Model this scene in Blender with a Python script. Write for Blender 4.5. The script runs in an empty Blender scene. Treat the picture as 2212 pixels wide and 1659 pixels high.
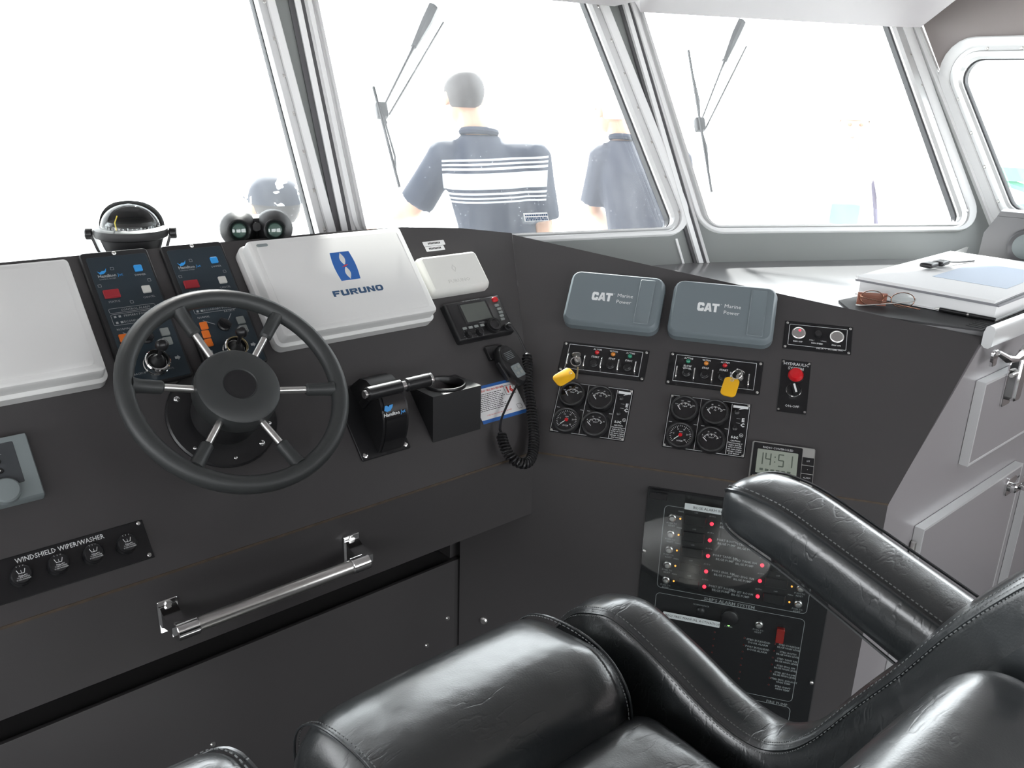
import bpy, bmesh, math, random
from mathutils import Vector, Matrix
random.seed(7)
S = bpy.context.scene
COL = S.collection
PI = math.pi
rad = math.radians

# ------------------------------------------------------------------ camera
FPX = 1858.0
YAW, PIT, ROL = rad(41.857), rad(19.03), rad(1.866)
fw = Vector((math.sin(YAW)*math.cos(PIT), math.cos(YAW)*math.cos(PIT), -math.sin(PIT)))
r0 = Vector((math.cos(YAW), -math.sin(YAW), 0)); u0 = r0.cross(fw)
cr = r0*math.cos(ROL)+u0*math.sin(ROL); cu = -r0*math.sin(ROL)+u0*math.cos(ROL)
cam = bpy.data.objects.new('camera', bpy.data.cameras.new('camera')); COL.objects.link(cam)
cam.data.sensor_width = 36.0; cam.data.sensor_fit = 'HORIZONTAL'; cam.data.lens = 36.0*FPX/2212.0
cam.data.clip_start = 0.02; cam.data.clip_end = 500
cam.matrix_world = Matrix(((cr.x, cu.x, -fw.x, 0), (cr.y, cu.y, -fw.y, 0), (cr.z, cu.z, -fw.z, 1.5), (0, 0, 0, 1)))
S.camera = cam

# ------------------------------------------------------------------ world, light, exposure
W = bpy.data.worlds.new('overcast_sky'); S.world = W; W.use_nodes = True
bg = W.node_tree.nodes['Background']; bg.inputs[0].default_value = (0.95, 0.975, 1.0, 1); bg.inputs[1].default_value = 6.6
S.view_settings.view_transform = 'Standard'; S.view_settings.look = 'None'
S.view_settings.exposure = 0.0; S.view_settings.gamma = 1.0
S.view_settings.use_curve_mapping = False
S.cycles.max_bounces = 7; S.cycles.diffuse_bounces = 3; S.cycles.glossy_bounces = 3; S.cycles.transmission_bounces = 3; S.cycles.transparent_max_bounces = 12
S.cycles.caustics_reflective = False; S.cycles.caustics_refractive = False
sun = bpy.data.objects.new('hazy_sun', bpy.data.lights.new('hazy_sun', 'SUN')); COL.objects.link(sun)
sun.data.energy = 28.0; sun.data.angle = rad(3); sun.data.color = (1, 0.98, 0.94)
sun.rotation_euler = Vector((-0.392, -0.678, -0.622)).to_track_quat('-Z', 'Y').to_euler()

def portal(M, w, h):
    l = bpy.data.lights.new('window_portal', 'AREA'); l.shape = 'RECTANGLE'; l.size = w; l.size_y = h
    l.cycles.is_portal = True
    o = bpy.data.objects.new('window_portal', l); COL.objects.link(o); o.matrix_world = M

# ------------------------------------------------------------------ materials
MATS = {}
def mat(name, col=(.5, .5, .5), rough=.5, metal=0., spec=.5, emit=None, es=1., coat=0., bump=None, trans=0., var=None):
    if name in MATS: return MATS[name]
    m = bpy.data.materials.new(name); m.use_nodes = True; nt = m.node_tree
    b = nt.nodes['Principled BSDF']
    b.inputs['Base Color'].default_value = (*col, 1); b.inputs['Roughness'].default_value = rough
    b.inputs['Metallic'].default_value = metal; b.inputs['Specular IOR Level'].default_value = spec
    b.inputs['Coat Weight'].default_value = coat; b.inputs['Coat Roughness'].default_value = .06
    b.inputs['Transmission Weight'].default_value = trans
    if emit:
        b.inputs['Emission Color'].default_value = (*emit, 1); b.inputs['Emission Strength'].default_value = es
    tc = None
    if bump or var:
        tc = nt.nodes.new('ShaderNodeTexCoord')
    if var:   # (scale, amount): gentle mottling of the colour and gloss
        n = nt.nodes.new('ShaderNodeTexNoise'); n.inputs['Scale'].default_value = var[0]; n.inputs['Detail'].default_value = 6
        nt.links.new(tc.outputs['Object'], n.inputs['Vector'])
        mx = nt.nodes.new('ShaderNodeMix'); mx.data_type = 'RGBA'
        mx.inputs[6].default_value = (*[c*(1-var[1]) for c in col], 1); mx.inputs[7].default_value = (*[min(1, c*(1+var[1])) for c in col], 1)
        nt.links.new(n.outputs['Fac'], mx.inputs[0]); nt.links.new(mx.outputs[2], b.inputs['Base Color'])
    if bump:  # (scale, strength)
        n = nt.nodes.new('ShaderNodeTexNoise'); n.inputs['Scale'].default_value = bump[0]; n.inputs['Detail'].default_value = 4
        nt.links.new(tc.outputs['Object'], n.inputs['Vector'])
        bp = nt.nodes.new('ShaderNodeBump'); bp.inputs['Strength'].default_value = bump[1]; bp.inputs['Distance'].default_value = .002
        nt.links.new(n.outputs['Fac'], bp.inputs['Height']); nt.links.new(bp.outputs['Normal'], b.inputs['Normal'])
    MATS[name] = m
    return m

LAM = mat('black_laminate', (.054, .051, .052), .42, bump=(900, .05), var=(3, .15))
TOPL = mat('grey_counter_laminate', (.19, .19, .195), .2, bump=(500, .02))
EDGE = mat('worn_edge_banding', (.075, .055, .038), .6, var=(60, .6))
CAB = mat('grey_satin_laminate', (.34, .325, .335), .36, .3, .5, bump=(700, .04))
ALU = mat('brushed_aluminium', (.82, .83, .83), .32, .55)
WALU = mat('white_painted_frame', (.88, .89, .89), .35)
CHR = mat('polished_chrome', (.82, .82, .82), .08, 1.)
STEEL = mat('satin_stainless', (.72, .71, .69), .32, 1.)
WHT = mat('white_plastic', (.70, .70, .685), .38, bump=(1200, .04), var=(5, .03))
WTH = mat('white_aged_plastic', (.76, .76, .72), .32, var=(9, .06))
CATG = mat('slate_grey_plastic', (.15, .18, .195), .42, bump=(1500, .06))
BLK = mat('black_plastic', (.012, .012, .013), .33)
BLKM = mat('black_matt_plastic', (.014, .014, .015), .5, bump=(800, .1))
RUB = mat('black_rubber_grip', (.034, .037, .037), .46, bump=(900, .12))
PANEL = mat('engraved_black_panel', (.010, .010, .011), .28)
HAMB = mat('dark_blue_membrane', (.018, .030, .040), .35)
TXT = mat('white_print', (.72, .74, .74), .5)
TXTD = mat('grey_print', (.38, .40, .40), .5)
TXTK = mat('black_print', (.015, .015, .015), .5)
TXTB = mat('navy_print', (.035, .085, .17), .45)
BLUE = mat('blue_print', (.03, .13, .42), .4)
SKYB = mat('sky_blue_key', (.03, .30, .72), .35)
REDK = mat('red_display', (.32, .02, .03), .3)
REDT = mat('red_print', (.62, .05, .04), .5)
ORNG = mat('orange_key', (.75, .17, .02), .35)
KEYW = mat('ivory_key', (.62, .62, .58), .4)
KEYG = mat('grey_key', (.24, .26, .25), .4)
LEDR = mat('red_led_lit', (.5, .01, .02), .3, emit=(1, .03, .06), es=2.6)
LEDA = mat('amber_led_lit', (.5, .2, .02), .3, emit=(1, .42, .06), es=1.6)
LEDG = mat('green_led_lit', (.1, .5, .1), .3, emit=(.35, 1, .2), es=2.5)
LREDO = mat('red_lamp_lens', (.55, .01, .015), .15, coat=.6)
LAMBO = mat('amber_lamp_lens', (.62, .22, .03), .15, coat=.6)
LGRNO = mat('green_lamp_lens', (.02, .22, .13), .15, coat=.6)
DRED = mat('dim_red_led', (.10, .012, .01), .3)
YEL = mat('yellow_tag_plastic', (.80, .43, .01), .4)
LCD = mat('lcd_glass', (.30, .33, .28), .25)
LCDD = mat('dark_lcd_glass', (.10, .11, .10), .2)
PAPER = mat('white_paper', (.84, .84, .84), .7)
PAPB = mat('pale_blue_paper', (.52, .60, .72), .6)
GREYC = mat('grey_instrument_case', (.20, .23, .235), .45)
SPKG = mat('light_grey_case', (.15, .15, .155), .4, bump=(500, .05))
BRASS = mat('key_brass', (.55, .45, .25), .3, 1.)
CEIL = mat('pale_headliner', (.27, .25, .257), .5, var=(2, .05))
WALLG = mat('grey_green_wall', (.24, .255, .25), .42, var=(3, .08))
WALLB = mat('taupe_wall_lining', (.30, .265, .26), .5, var=(3, .08))
GASK = mat('rubber_gasket', (.05, .05, .055), .5)
DARKT = mat('dark_grey_trim', (.10, .10, .105), .4)
FLOORM = mat('dark_floor', (.03, .03, .03), .6, var=(20, .3))
DECK = mat('pale_deck_paint', (.62, .63, .63), .7, var=(4, .08))
GRNS = mat('green_painted_steel', (.10, .30, .20), .5)
MATM = mat('black_ribbed_mat', (.03, .03, .032), .65)
GLASSD = mat('gauge_black_face', (.008, .008, .009), .12, coat=.5)

def leather():
    m = bpy.data.materials.new('black_leather'); m.use_nodes = True; nt = m.node_tree
    b = nt.nodes['Principled BSDF']; b.inputs['Base Color'].default_value = (.032, .037, .0395, 1)
    b.inputs['Roughness'].default_value = .30; b.inputs['Specular IOR Level'].default_value = .9; b.inputs['Coat Weight'].default_value = 1.0; b.inputs['Coat Roughness'].default_value = .2
    tc = nt.nodes.new('ShaderNodeTexCoord')
    mp = nt.nodes.new('ShaderNodeMapping'); mp.inputs['Scale'].default_value = (11, 34, 13); mp.inputs['Rotation'].default_value = (.35, 0, .25)
    nt.links.new(tc.outputs['Object'], mp.inputs['Vector'])
    ns = nt.nodes.new('ShaderNodeTexNoise'); ns.inputs['Scale'].default_value = 1; ns.inputs['Detail'].default_value = 3; ns.inputs['Roughness'].default_value = .6
    nt.links.new(mp.outputs['Vector'], ns.inputs['Vector'])
    sb = nt.nodes.new('ShaderNodeMath'); sb.operation = 'SUBTRACT'; sb.inputs[1].default_value = .5; nt.links.new(ns.outputs['Fac'], sb.inputs[0])
    ab = nt.nodes.new('ShaderNodeMath'); ab.operation = 'ABSOLUTE'; nt.links.new(sb.outputs[0], ab.inputs[0])
    rp = nt.nodes.new('ShaderNodeMapRange'); rp.inputs[1].default_value = 0; rp.inputs[2].default_value = .035
    nt.links.new(ab.outputs[0], rp.inputs[0])
    n2 = nt.nodes.new('ShaderNodeTexNoise'); n2.inputs['Scale'].default_value = 7; n2.inputs['Detail'].default_value = 2
    nt.links.new(tc.outputs['Object'], n2.inputs['Vector'])
    r2 = nt.nodes.new('ShaderNodeMapRange'); r2.inputs[1].default_value = .44; r2.inputs[2].default_value = .62
    nt.links.new(n2.outputs['Fac'], r2.inputs[0])
    mx = nt.nodes.new('ShaderNodeMix'); mx.data_type = 'FLOAT'; mx.inputs[2].default_value = 1.
    nt.links.new(r2.outputs[0], mx.inputs[0]); nt.links.new(rp.outputs[0], mx.inputs[3])
    b1 = nt.nodes.new('ShaderNodeBump'); b1.inputs['Strength'].default_value = .45; b1.inputs['Distance'].default_value = .0009
    nt.links.new(mx.outputs[0], b1.inputs['Height'])
    n3 = nt.nodes.new('ShaderNodeTexNoise'); n3.inputs['Scale'].default_value = 420; n3.inputs['Detail'].default_value = 3
    nt.links.new(tc.outputs['Object'], n3.inputs['Vector'])
    b2 = nt.nodes.new('ShaderNodeBump'); b2.inputs['Strength'].default_value = .22; b2.inputs['Distance'].default_value = .001
    nt.links.new(n3.outputs['Fac'], b2.inputs['Height']); nt.links.new(b1.outputs['Normal'], b2.inputs['Normal'])
    n4 = nt.nodes.new('ShaderNodeTexNoise'); n4.inputs['Scale'].default_value = 14; n4.inputs['Detail'].default_value = 2
    nt.links.new(tc.outputs['Object'], n4.inputs['Vector'])
    b3 = nt.nodes.new('ShaderNodeBump'); b3.inputs['Strength'].default_value = .35; b3.inputs['Distance'].default_value = .012
    nt.links.new(n4.outputs['Fac'], b3.inputs['Height']); nt.links.new(b2.outputs['Normal'], b3.inputs['Normal'])
    nt.links.new(b3.outputs['Normal'], b.inputs['Normal'])
    return m
LEA = leather()
THR = mat('grey_thread', (.20, .21, .21), .6)

def glass(name, dirt):
    m = bpy.data.materials.new(name); m.use_nodes = True; nt = m.node_tree
    for n in list(nt.nodes): nt.nodes.remove(n)
    out = nt.nodes.new('ShaderNodeOutputMaterial')
    tr = nt.nodes.new('ShaderNodeBsdfTransparent'); tr.inputs[0].default_value = (.95, .97, .97, 1)
    gl = nt.nodes.new('ShaderNodeBsdfGlossy'); gl.inputs['Roughness'].default_value = .02
    lw = nt.nodes.new('ShaderNodeLayerWeight'); pw = nt.nodes.new('ShaderNodeMath'); pw.operation = 'POWER'; pw.inputs[1].default_value = 5
    nt.links.new(lw.outputs['Facing'], pw.inputs[0])
    fr = nt.nodes.new('ShaderNodeMath'); fr.operation = 'MULTIPLY_ADD'; fr.inputs[1].default_value = .9; fr.inputs[2].default_value = .04; nt.links.new(pw.outputs[0], fr.inputs[0])
    m1 = nt.nodes.new('ShaderNodeMixShader'); nt.links.new(fr.outputs[0], m1.inputs[0]); nt.links.new(tr.outputs[0], m1.inputs[1]); nt.links.new(gl.outputs[0], m1.inputs[2])
    last = m1
    if dirt:
        tc = nt.nodes.new('ShaderNodeTexCoord')
        n = nt.nodes.new('ShaderNodeTexNoise'); n.inputs['Scale'].default_value = 5; n.inputs['Detail'].default_value = 5
        mp = nt.nodes.new('ShaderNodeMapping'); mp.inputs['Scale'].default_value = (3.0, .7, 1)
        nt.links.new(tc.outputs['Object'], mp.inputs[0]); nt.links.new(mp.outputs[0], n.inputs['Vector'])
        r = nt.nodes.new('ShaderNodeMapRange'); r.inputs[1].default_value = .35; r.inputs[2].default_value = .75; r.inputs[3].default_value = dirt*.6; r.inputs[4].default_value = dirt*1.8
        nt.links.new(n.outputs['Fac'], r.inputs[0])
        v = nt.nodes.new('ShaderNodeTexVoronoi'); v.inputs['Scale'].default_value = 70; nt.links.new(tc.outputs['Object'], v.inputs['Vector'])
        r2 = nt.nodes.new('ShaderNodeMapRange'); r2.inputs[1].default_value = .16; r2.inputs[2].default_value = .08; r2.inputs[3].default_value = 0; r2.inputs[4].default_value = dirt*7
        nt.links.new(v.outputs['Distance'], r2.inputs[0])
        n5 = nt.nodes.new('ShaderNodeTexNoise'); n5.inputs['Scale'].default_value = 9; nt.links.new(tc.outputs['Object'], n5.inputs['Vector'])
        r5 = nt.nodes.new('ShaderNodeMapRange'); r5.inputs[1].default_value = .52; r5.inputs[2].default_value = .6; nt.links.new(n5.outputs['Fac'], r5.inputs[0])
        mu = nt.nodes.new('ShaderNodeMath'); mu.operation = 'MULTIPLY'; nt.links.new(r2.outputs[0], mu.inputs[0]); nt.links.new(r5.outputs[0], mu.inputs[1])
        a = nt.nodes.new('ShaderNodeMath'); a.operation = 'ADD'; nt.links.new(r.outputs[0], a.inputs[0]); nt.links.new(mu.outputs[0], a.inputs[1])
        tl = nt.nodes.new('ShaderNodeBsdfTranslucent'); tl.inputs[0].default_value = (.9, .93, .97, 1)
        m2 = nt.nodes.new('ShaderNodeMixShader'); nt.links.new(a.outputs[0], m2.inputs[0]); nt.links.new(m1.outputs[0], m2.inputs[1]); nt.links.new(tl.outputs[0], m2.inputs[2])
        last = m2
    nt.links.new(last.outputs[0], out.inputs[0])
    return m
GLASS = glass('salt_stained_window_glass', .014)
ACR = glass('clear_acrylic', 0)

# ------------------------------------------------------------------ mesh helpers
OFF = {}
def frame(o, x, y, z):
    return Matrix(((x[0], y[0], z[0], o[0]), (x[1], y[1], z[1], o[1]), (x[2], y[2], z[2], o[2]), (0, 0, 0, 1)))
I4 = Matrix.Identity(4)
def T(*v): return Matrix.Translation(v)
def RX(a): return Matrix.Rotation(a, 4, 'X')
def RY(a): return Matrix.Rotation(a, 4, 'Y')
def RZ(a): return Matrix.Rotation(a, 4, 'Z')
def B(): return bmesh.new()

def link_mesh(name, bm, m, smooth=35):
    bmesh.ops.recalc_face_normals(bm, faces=bm.faces[:])
    me = bpy.data.meshes.new(name); bm.to_mesh(me); bm.free()
    me.materials.append(m)
    if smooth:
        me.polygons.foreach_set('use_smooth', [True]*len(me.polygons)); me.set_sharp_from_angle(angle=rad(smooth))
    o = bpy.data.objects.new(name, me); COL.objects.link(o)
    return o
def tag(o, label, cat, group=None):
    o['label'] = label; o['category'] = cat
    if group: o['group'] = group
def thing(name, label, cat, fr, o=(0, 0, 0), group=None):
    e = bpy.data.objects.new(name, None); COL.objects.link(e); e.empty_display_size = .02
    e.matrix_world = fr @ T(*o); OFF[e.name] = Vector(o); tag(e, label, cat, group)
    return e
def part(name, bm, m, parent, label=None, smooth=35, stuff=False):
    off = OFF[parent.name]
    bmesh.ops.translate(bm, vec=-off, verts=bm.verts[:])
    o = link_mesh(name, bm, m, smooth); o.parent = parent; OFF[o.name] = off
    if label: o['label'] = label
    if stuff: o['kind'] = 'stuff'
    return o
def solo(name, bm, m, label, cat, fr=I4, o=(0, 0, 0), group=None, smooth=35):
    bmesh.ops.translate(bm, vec=-Vector(o), verts=bm.verts[:])
    ob = link_mesh(name, bm, m, smooth); ob.matrix_world = fr @ T(*o); OFF[ob.name] = Vector(o); tag(ob, label, cat, group)
    return ob
def struct(name, bm, m, fr=I4, parent=None, smooth=35):
    ob = link_mesh(name, bm, m, smooth); OFF[ob.name] = Vector((0, 0, 0))
    if parent: ob.parent = parent
    else: ob.matrix_world = fr; ob['kind'] = 'structure'
    return ob

def box(bm, x0, x1, y0, y1, z0, z1, M=I4, bev=0):
    vs = [bm.verts.new(M @ Vector((x, y, z))) for x in (x0, x1) for y in (y0, y1) for z in (z0, z1)]
    fs = [bm.faces.new([vs[i] for i in f]) for f in ((0, 1, 3, 2), (4, 6, 7, 5), (0, 4, 5, 1), (2, 3, 7, 6), (0, 2, 6, 4), (1, 5, 7, 3))]
    if bev:
        es = list({e for f in fs for e in f.edges})
        bmesh.ops.bevel(bm, geom=es, offset=bev, segments=2, affect='EDGES', profile=.6)
    return bm
def loft(bm, rings, cap0=True, cap1=True, closed=True):
    R = [[bm.verts.new(p) for p in r] for r in rings]
    n = len(R[0])
    for a, b in zip(R, R[1:]):
        for i in range(n if closed else n-1):
            j = (i+1) % n
            try: bm.faces.new((a[i], a[j], b[j], b[i]))
            except ValueError: pass
    if cap0: bm.faces.new(R[0][::-1])
    if cap1: bm.faces.new(R[-1])
    return bm
def rrect(w, h, r, seg=5):
    r = max(min(r, w/2-1e-5, h/2-1e-5), 1e-5)
    out = []
    for cx, cy, a0 in ((w/2-r, h/2-r, 0), (-w/2+r, h/2-r, PI/2), (-w/2+r, -h/2+r, PI), (w/2-r, -h/2+r, 1.5*PI)):
        for i in range(seg+1):
            a = a0+PI/2*i/seg; out.append((cx+r*math.cos(a), cy+r*math.sin(a)))
    return out
def shell(bm, x0, x1, y0, y1, r, levels, M=I4, seg=5):
    """stacked rounded rectangles: levels = [(inset, z)...]"""
    cx, cy = (x0+x1)/2, (y0+y1)/2
    rings = []
    for ins, z in levels:
        rings.append([M @ Vector((cx+p[0], cy+p[1], z)) for p in rrect(x1-x0-2*ins, y1-y0-2*ins, max(r-ins, .0008), seg)])
    return loft(bm, rings)
def plate(bm, x0, x1, y0, y1, z0, z1, r=.003, M=I4, seg=3, b=.0012):
    b = min(b, (z1-z0)/2)
    return shell(bm, x0, x1, y0, y1, r, [(0, z0), (0, z1-b), (b, z1)], M, seg)
def cyl(bm, c, ax, r, h, seg=20, r2=None, bev=0):
    c = Vector(c); q = Vector(ax).to_track_quat('Z', 'Y').to_matrix()
    r2 = r if r2 is None else r2
    prof = [(r, 0), (r2, h)] if not bev else [(r-bev, 0), (r, bev), (r2, h-bev), (r2-bev, h)]
    return loft(bm, [[c+q @ Vector((pr*math.cos(2*PI*i/seg), pr*math.sin(2*PI*i/seg), z)) for i in range(seg)] for pr, z in prof])
def lathe(bm, prof, M=I4, seg=32, cap0=True, cap1=True):
    return loft(bm, [[M @ Vector((pr*math.cos(2*PI*i/seg), pr*math.sin(2*PI*i/seg), z)) for i in range(seg)] for pr, z in prof], cap0, cap1)
def tube(bm, pts, r, seg=8, closed=False, cap=True):
    pts = [Vector(p) for p in pts]; n = len(pts)
    rr = r if isinstance(r, (list, tuple)) else [r]*n
    up = None; rings = []
    for i, p in enumerate(pts):
        if closed: t = pts[(i+1) % n]-pts[i-1]
        else: t = pts[min(i+1, n-1)]-pts[max(i-1, 0)]
        t.normalize()
        if up is None:
            up = Vector((0, 0, 1)) if abs(t.z) < .9 else Vector((1, 0, 0))
        s = t.cross(up); s.normalize(); up = s.cross(t); up.normalize()
        rings.append([p+(s*math.cos(2*PI*k/seg)+up*math.sin(2*PI*k/seg))*rr[i] for k in range(seg)])
    if closed:
        rings.append(rings[0]); R = [[bm.verts.new(q) for q in rg] for rg in rings[:-1]]; R.append(R[0])
        for a, b in zip(R, R[1:]):
            for k in range(seg): bm.faces.new((a[k], a[(k+1) % seg], b[(k+1) % seg], b[k]))
        return bm
    return loft(bm, rings, cap, cap)
def torus(bm, c, ax, R, r, seg=40, ms=8, M=I4, a0=0, a1=2*PI):
    c = Vector(c); q = Vector(ax).to_track_quat('Z', 'Y').to_matrix()
    full = abs(a1-a0-2*PI) < 1e-4
    k = seg if full else seg+1
    pts = [M @ (c+q @ Vector((R*math.cos(a0+(a1-a0)*i/seg), R*math.sin(a0+(a1-a0)*i/seg), 0))) for i in range(k)]
    return tube(bm, pts, r, ms, closed=full)
def sphere(bm, c, r, seg=14, rings=8, sc=(1, 1, 1), M=I4):
    m = M @ T(*c) @ Matrix.Diagonal((r*sc[0], r*sc[1], r*sc[2], 1))
    bmesh.ops.create_uvsphere(bm, u_segments=seg, v_segments=rings, radius=1, matrix=m)
    return bm
def prism(bm, poly, z0, z1, M=I4):
    a = [bm.verts.new(M @ Vector((x, y, z0))) for x, y in poly]; b = [bm.verts.new(M @ Vector((x, y, z1))) for x, y in poly]
    n = len(poly)
    bm.faces.new(a[::-1]); bm.faces.new(b)
    for i in range(n): bm.faces.new((a[i], a[(i+1) % n], b[(i+1) % n], b[i]))
    return bm
def spl(pts, n=8):
    """Catmull-Rom through tuples"""
    P = [Vector(p) for p in pts]; P = [P[0]*2-P[1]]+P+[P[-1]*2-P[-2]]; out = []
    for i in range(1, len(P)-2):
        for k in range(n):
            t = k/n; a, b, c, d = P[i-1:i+3]
            out.append(.5*((2*b)+(c-a)*t+(2*a-5*b+4*c-d)*t*t+(3*b-a-3*c+d)*t**3))
    out.append(P[-2]); return out
def pillow(bm, hx, hy, hz, r, M=I4, n=10, puff=(0, 0, 0)):
    """rounded box with faces puffed outward"""
    key = {}
    def v(p):
        k = tuple(round(c, 5) for c in p)
        if k in key: return key[k]
        q = [p[0]*hx, p[1]*hy, p[2]*hz]; h = (hx, hy, hz)
        inn = [max(-(h[i]-r), min(h[i]-r, q[i])) for i in range(3)]
        d = Vector([q[i]-inn[i] for i in range(3)])
        s = Vector(inn)+(d.normalized()*r if d.length > 1e-9 else Vector())
        for i in range(3):
            a, b = (i+1) % 3, (i+2) % 3
            w = max(0, 1-(s[a]/h[a])**2)*max(0, 1-(s[b]/h[b])**2)
            s[i] += puff[i]*w*(s[i]/h[i])
        key[k] = bm.verts.new(M @ s); return key[k]
    g = []
    for i in range(n+1):      # denser near the ends
        t = -1+2*i/n; g.append(math.sin(t*PI/2))
    for ax in range(3):
        for sg in (-1, 1):
            for i in range(n):
                for j in range(n):
                    c = []
                    for di, dj in ((0, 0), (1, 0), (1, 1), (0, 1)):
                        p = [0, 0, 0]; p[ax] = sg; p[(ax+1) % 3] = g[i+di]; p[(ax+2) % 3] = g[j+dj]; c.append(v(p))
                    if len(set(c)) >= 3:
                        try: bm.faces.new(c if sg > 0 else c[::-1])
                        except ValueError: pass
    return bm
def text(bm, s, size, x, y, z=0.0, M=I4, align='CENTER', sx=1., bold=0., rot=0., res=1, shear=0.):
    c = bpy.data.curves.new('t', 'FONT'); c.body = s; c.size = size; c.align_x = align; c.align_y = 'CENTER'
    c.resolution_u = res; c.offset = bold; c.fill_mode = 'FRONT'; c.shear = shear
    o = bpy.data.objects.new('t', c); COL.objects.link(o)
    me = bpy.data.meshes.new_from_object(o)
    m = M @ T(x, y, z) @ RZ(rot) @ Matrix.Diagonal((sx, 1, 1, 1))
    me.transform(m)
    b2 = bmesh.new(); b2.from_mesh(me)
    tmp = bpy.data.meshes.new('tmp'); b2.to_mesh(tmp); b2.free(); bm.from_mesh(tmp)
    bpy.data.objects.remove(o); bpy.data.curves.remove(c); bpy.data.meshes.remove(me); bpy.data.meshes.remove(tmp)
    return bm
def bar(bm, x0, y0, x1, y1, w, z0, z1, M=I4):
    """thin printed / raised line from point to point"""
    d = Vector((x1-x0, y1-y0)); L = d.length; a = math.atan2(d.y, d.x)
    return box(bm, 0, L, -w/2, w/2, z0, z1, M @ T(x0, y0, 0) @ RZ(a))
def rim(bm, x0, x1, y0, y1, r, w, z, h=.0004, M=I4, seg=4):
    """printed outline: rounded rectangle ring"""
    cx, cy = (x0+x1)/2, (y0+y1)/2
    o = rrect(x1-x0, y1-y0, r, seg); i = rrect(x1-x0-2*w, y1-y0-2*w, max(r-w, .0003), seg)
    a = [bm.verts.new(M @ Vector((cx+p[0], cy+p[1], z+h))) for p in o]; b = [bm.verts.new(M @ Vector((cx+p[0], cy+p[1], z+h))) for p in i]
    n = len(a)
    for k in range(n): bm.faces.new((a[k], a[(k+1) % n], b[(k+1) % n], b[k]))
    return bm
def screw(bm, x, y, z, r=.0035, h=.0018, M=I4):
    return lathe(bm, [(r, z-.0005), (r, z+h*.4), (r*.7, z+h), (r*.25, z+h), (r*.2, z+h*.55)], M @ T(x, y, 0), 10)

# ------------------------------------------------------------------ frames of the place
AL, BE, TH = rad(48), rad(46), rad(58.1)
P0 = Vector((.583, 1.441, .914))
FA = frame(P0, (1, 0, 0), (0, math.cos(AL), math.sin(AL)), (0, -math.sin(AL), math.cos(AL)))
K = Vector((1.222, 1.278, .733))
dB = Vector((math.cos(TH), -math.sin(TH), 0)); fB = Vector((math.sin(TH), math.cos(TH), 0))
FB = frame(K, dB, fB*math.cos(BE)+Vector((0, 0, math.sin(BE))), -fB*math.sin(BE)+Vector((0, 0, math.cos(BE))))
FBL = frame(K, dB, (0, 0, 1), -fB)
def wallframe(o, th, rho):
    t, r = rad(th), rad(rho); d = Vector((math.cos(t), -math.sin(t), 0)); h = Vector((math.sin(t), math.cos(t), 0))
    w = h*math.sin(r)+Vector((0, 0, math.cos(r))); return frame(o, d, w, d.cross(w))
FW3 = wallframe((2.443, 1.29, 1.037), 27.3, 30)
FW2 = wallframe((2.062, 1.564, 1.156), 17, 31)
FW1 = wallframe((1.098, 1.86, 1.158), 8, 31)
c34b, c34t = Vector((3.007, 1.091, 1.179)), Vector((3.031, 1.449, 1.749))
d4 = Vector((-.1, -.995, 0)).normalized(); n4 = d4.cross(c34t-c34b).normalized(); FW4 = frame(c34b, d4, n4.cross(d4), n4)
def meet(Fa, Fb, z):
    na, nb = Vector(Fa.col[2][:3]), Vector(Fb.col[2][:3]); A = Matrix((na, nb, (0, 0, 1)))
    return A.inverted() @ Vector((na.dot(Fa.translation), nb.dot(Fb.translation), z))
def loc(F, p): return F.inverted() @ Vector(p)

# ================================================================== THE SETTING
def inset_poly(q, d, w=(1, 1, 1, 1)):
    n = len(q); out = []
    for i in range(n):
        a, b, c = Vector(q[i-1]), Vector(q[i]), Vector(q[(i+1) % n])
        e1 = (b-a).normalized(); e2 = (c-b).normalized()
        n1 = Vector((-e1.y, e1.x)); n2 = Vector((-e2.y, e2.x))     # inward for counter-clockwise
        p1 = a+n1*d*w[(i-1) % 4]; p2 = b+n2*d*w[i % 4]
        cr_ = e1.x*e2.y-e1.y*e2.x; t = ((p2.x-p1.x)*e2.y-(p2.y-p1.y)*e2.x)/cr_
        p = p1+e1*t; out.append((p.x, p.y))
    return out
def round_poly(q, r, seg=8):
    n = len(q); out = []
    for i in range(n):
        a, b, c = Vector(q[i-1]), Vector(q[i]), Vector(q[(i+1) % n])
        u = (a-b).normalized(); w = (c-b).normalized(); half = u.angle(w)/2
        t = r/math.tan(half); ctr = b+(u+w).normalized()*(r/math.sin(half))
        s = b+u*t-ctr; e = b+w*t-ctr
        a0 = math.atan2(s.y, s.x); a1 = math.atan2(e.y, e.x); d = (a1-a0+PI) % (2*PI)-PI
        for k in range(seg+1):
            a_ = a0+d*k/seg; out.append((ctr.x+r*math.cos(a_), ctr.y+r*math.sin(a_)))
    return out
def holed(bm, outer, holes, z0, z1):
    loops = [outer]+holes; made = []
    for z in (z0, z1):
        es = []; L = []
        for lp in loops:
            vs = [bm.verts.new((p[0], p[1], z)) for p in lp]; L.append(vs)
            es += [bm.edges.new((vs[i], vs[(i+1) % len(vs)])) for i in range(len(vs))]
        bmesh.ops.triangle_fill(bm, edges=es, use_beauty=True, use_dissolve=False); made.append(L)
    for a, b in zip(*made):
        for i in range(len(a)): bm.faces.new((a[i], a[(i+1) % len(a)], b[(i+1) % len(a)], b[i]))
    return bm
def ring(bm, q, r, levels, seg=8, w=(1, 1, 1, 1)):
    return loft(bm, [[Vector((p[0], p[1], z)) for p in round_poly(inset_poly(q, ins, w), max(r-ins*.7, .006), seg)] for ins, z in levels], False, False)
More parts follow.
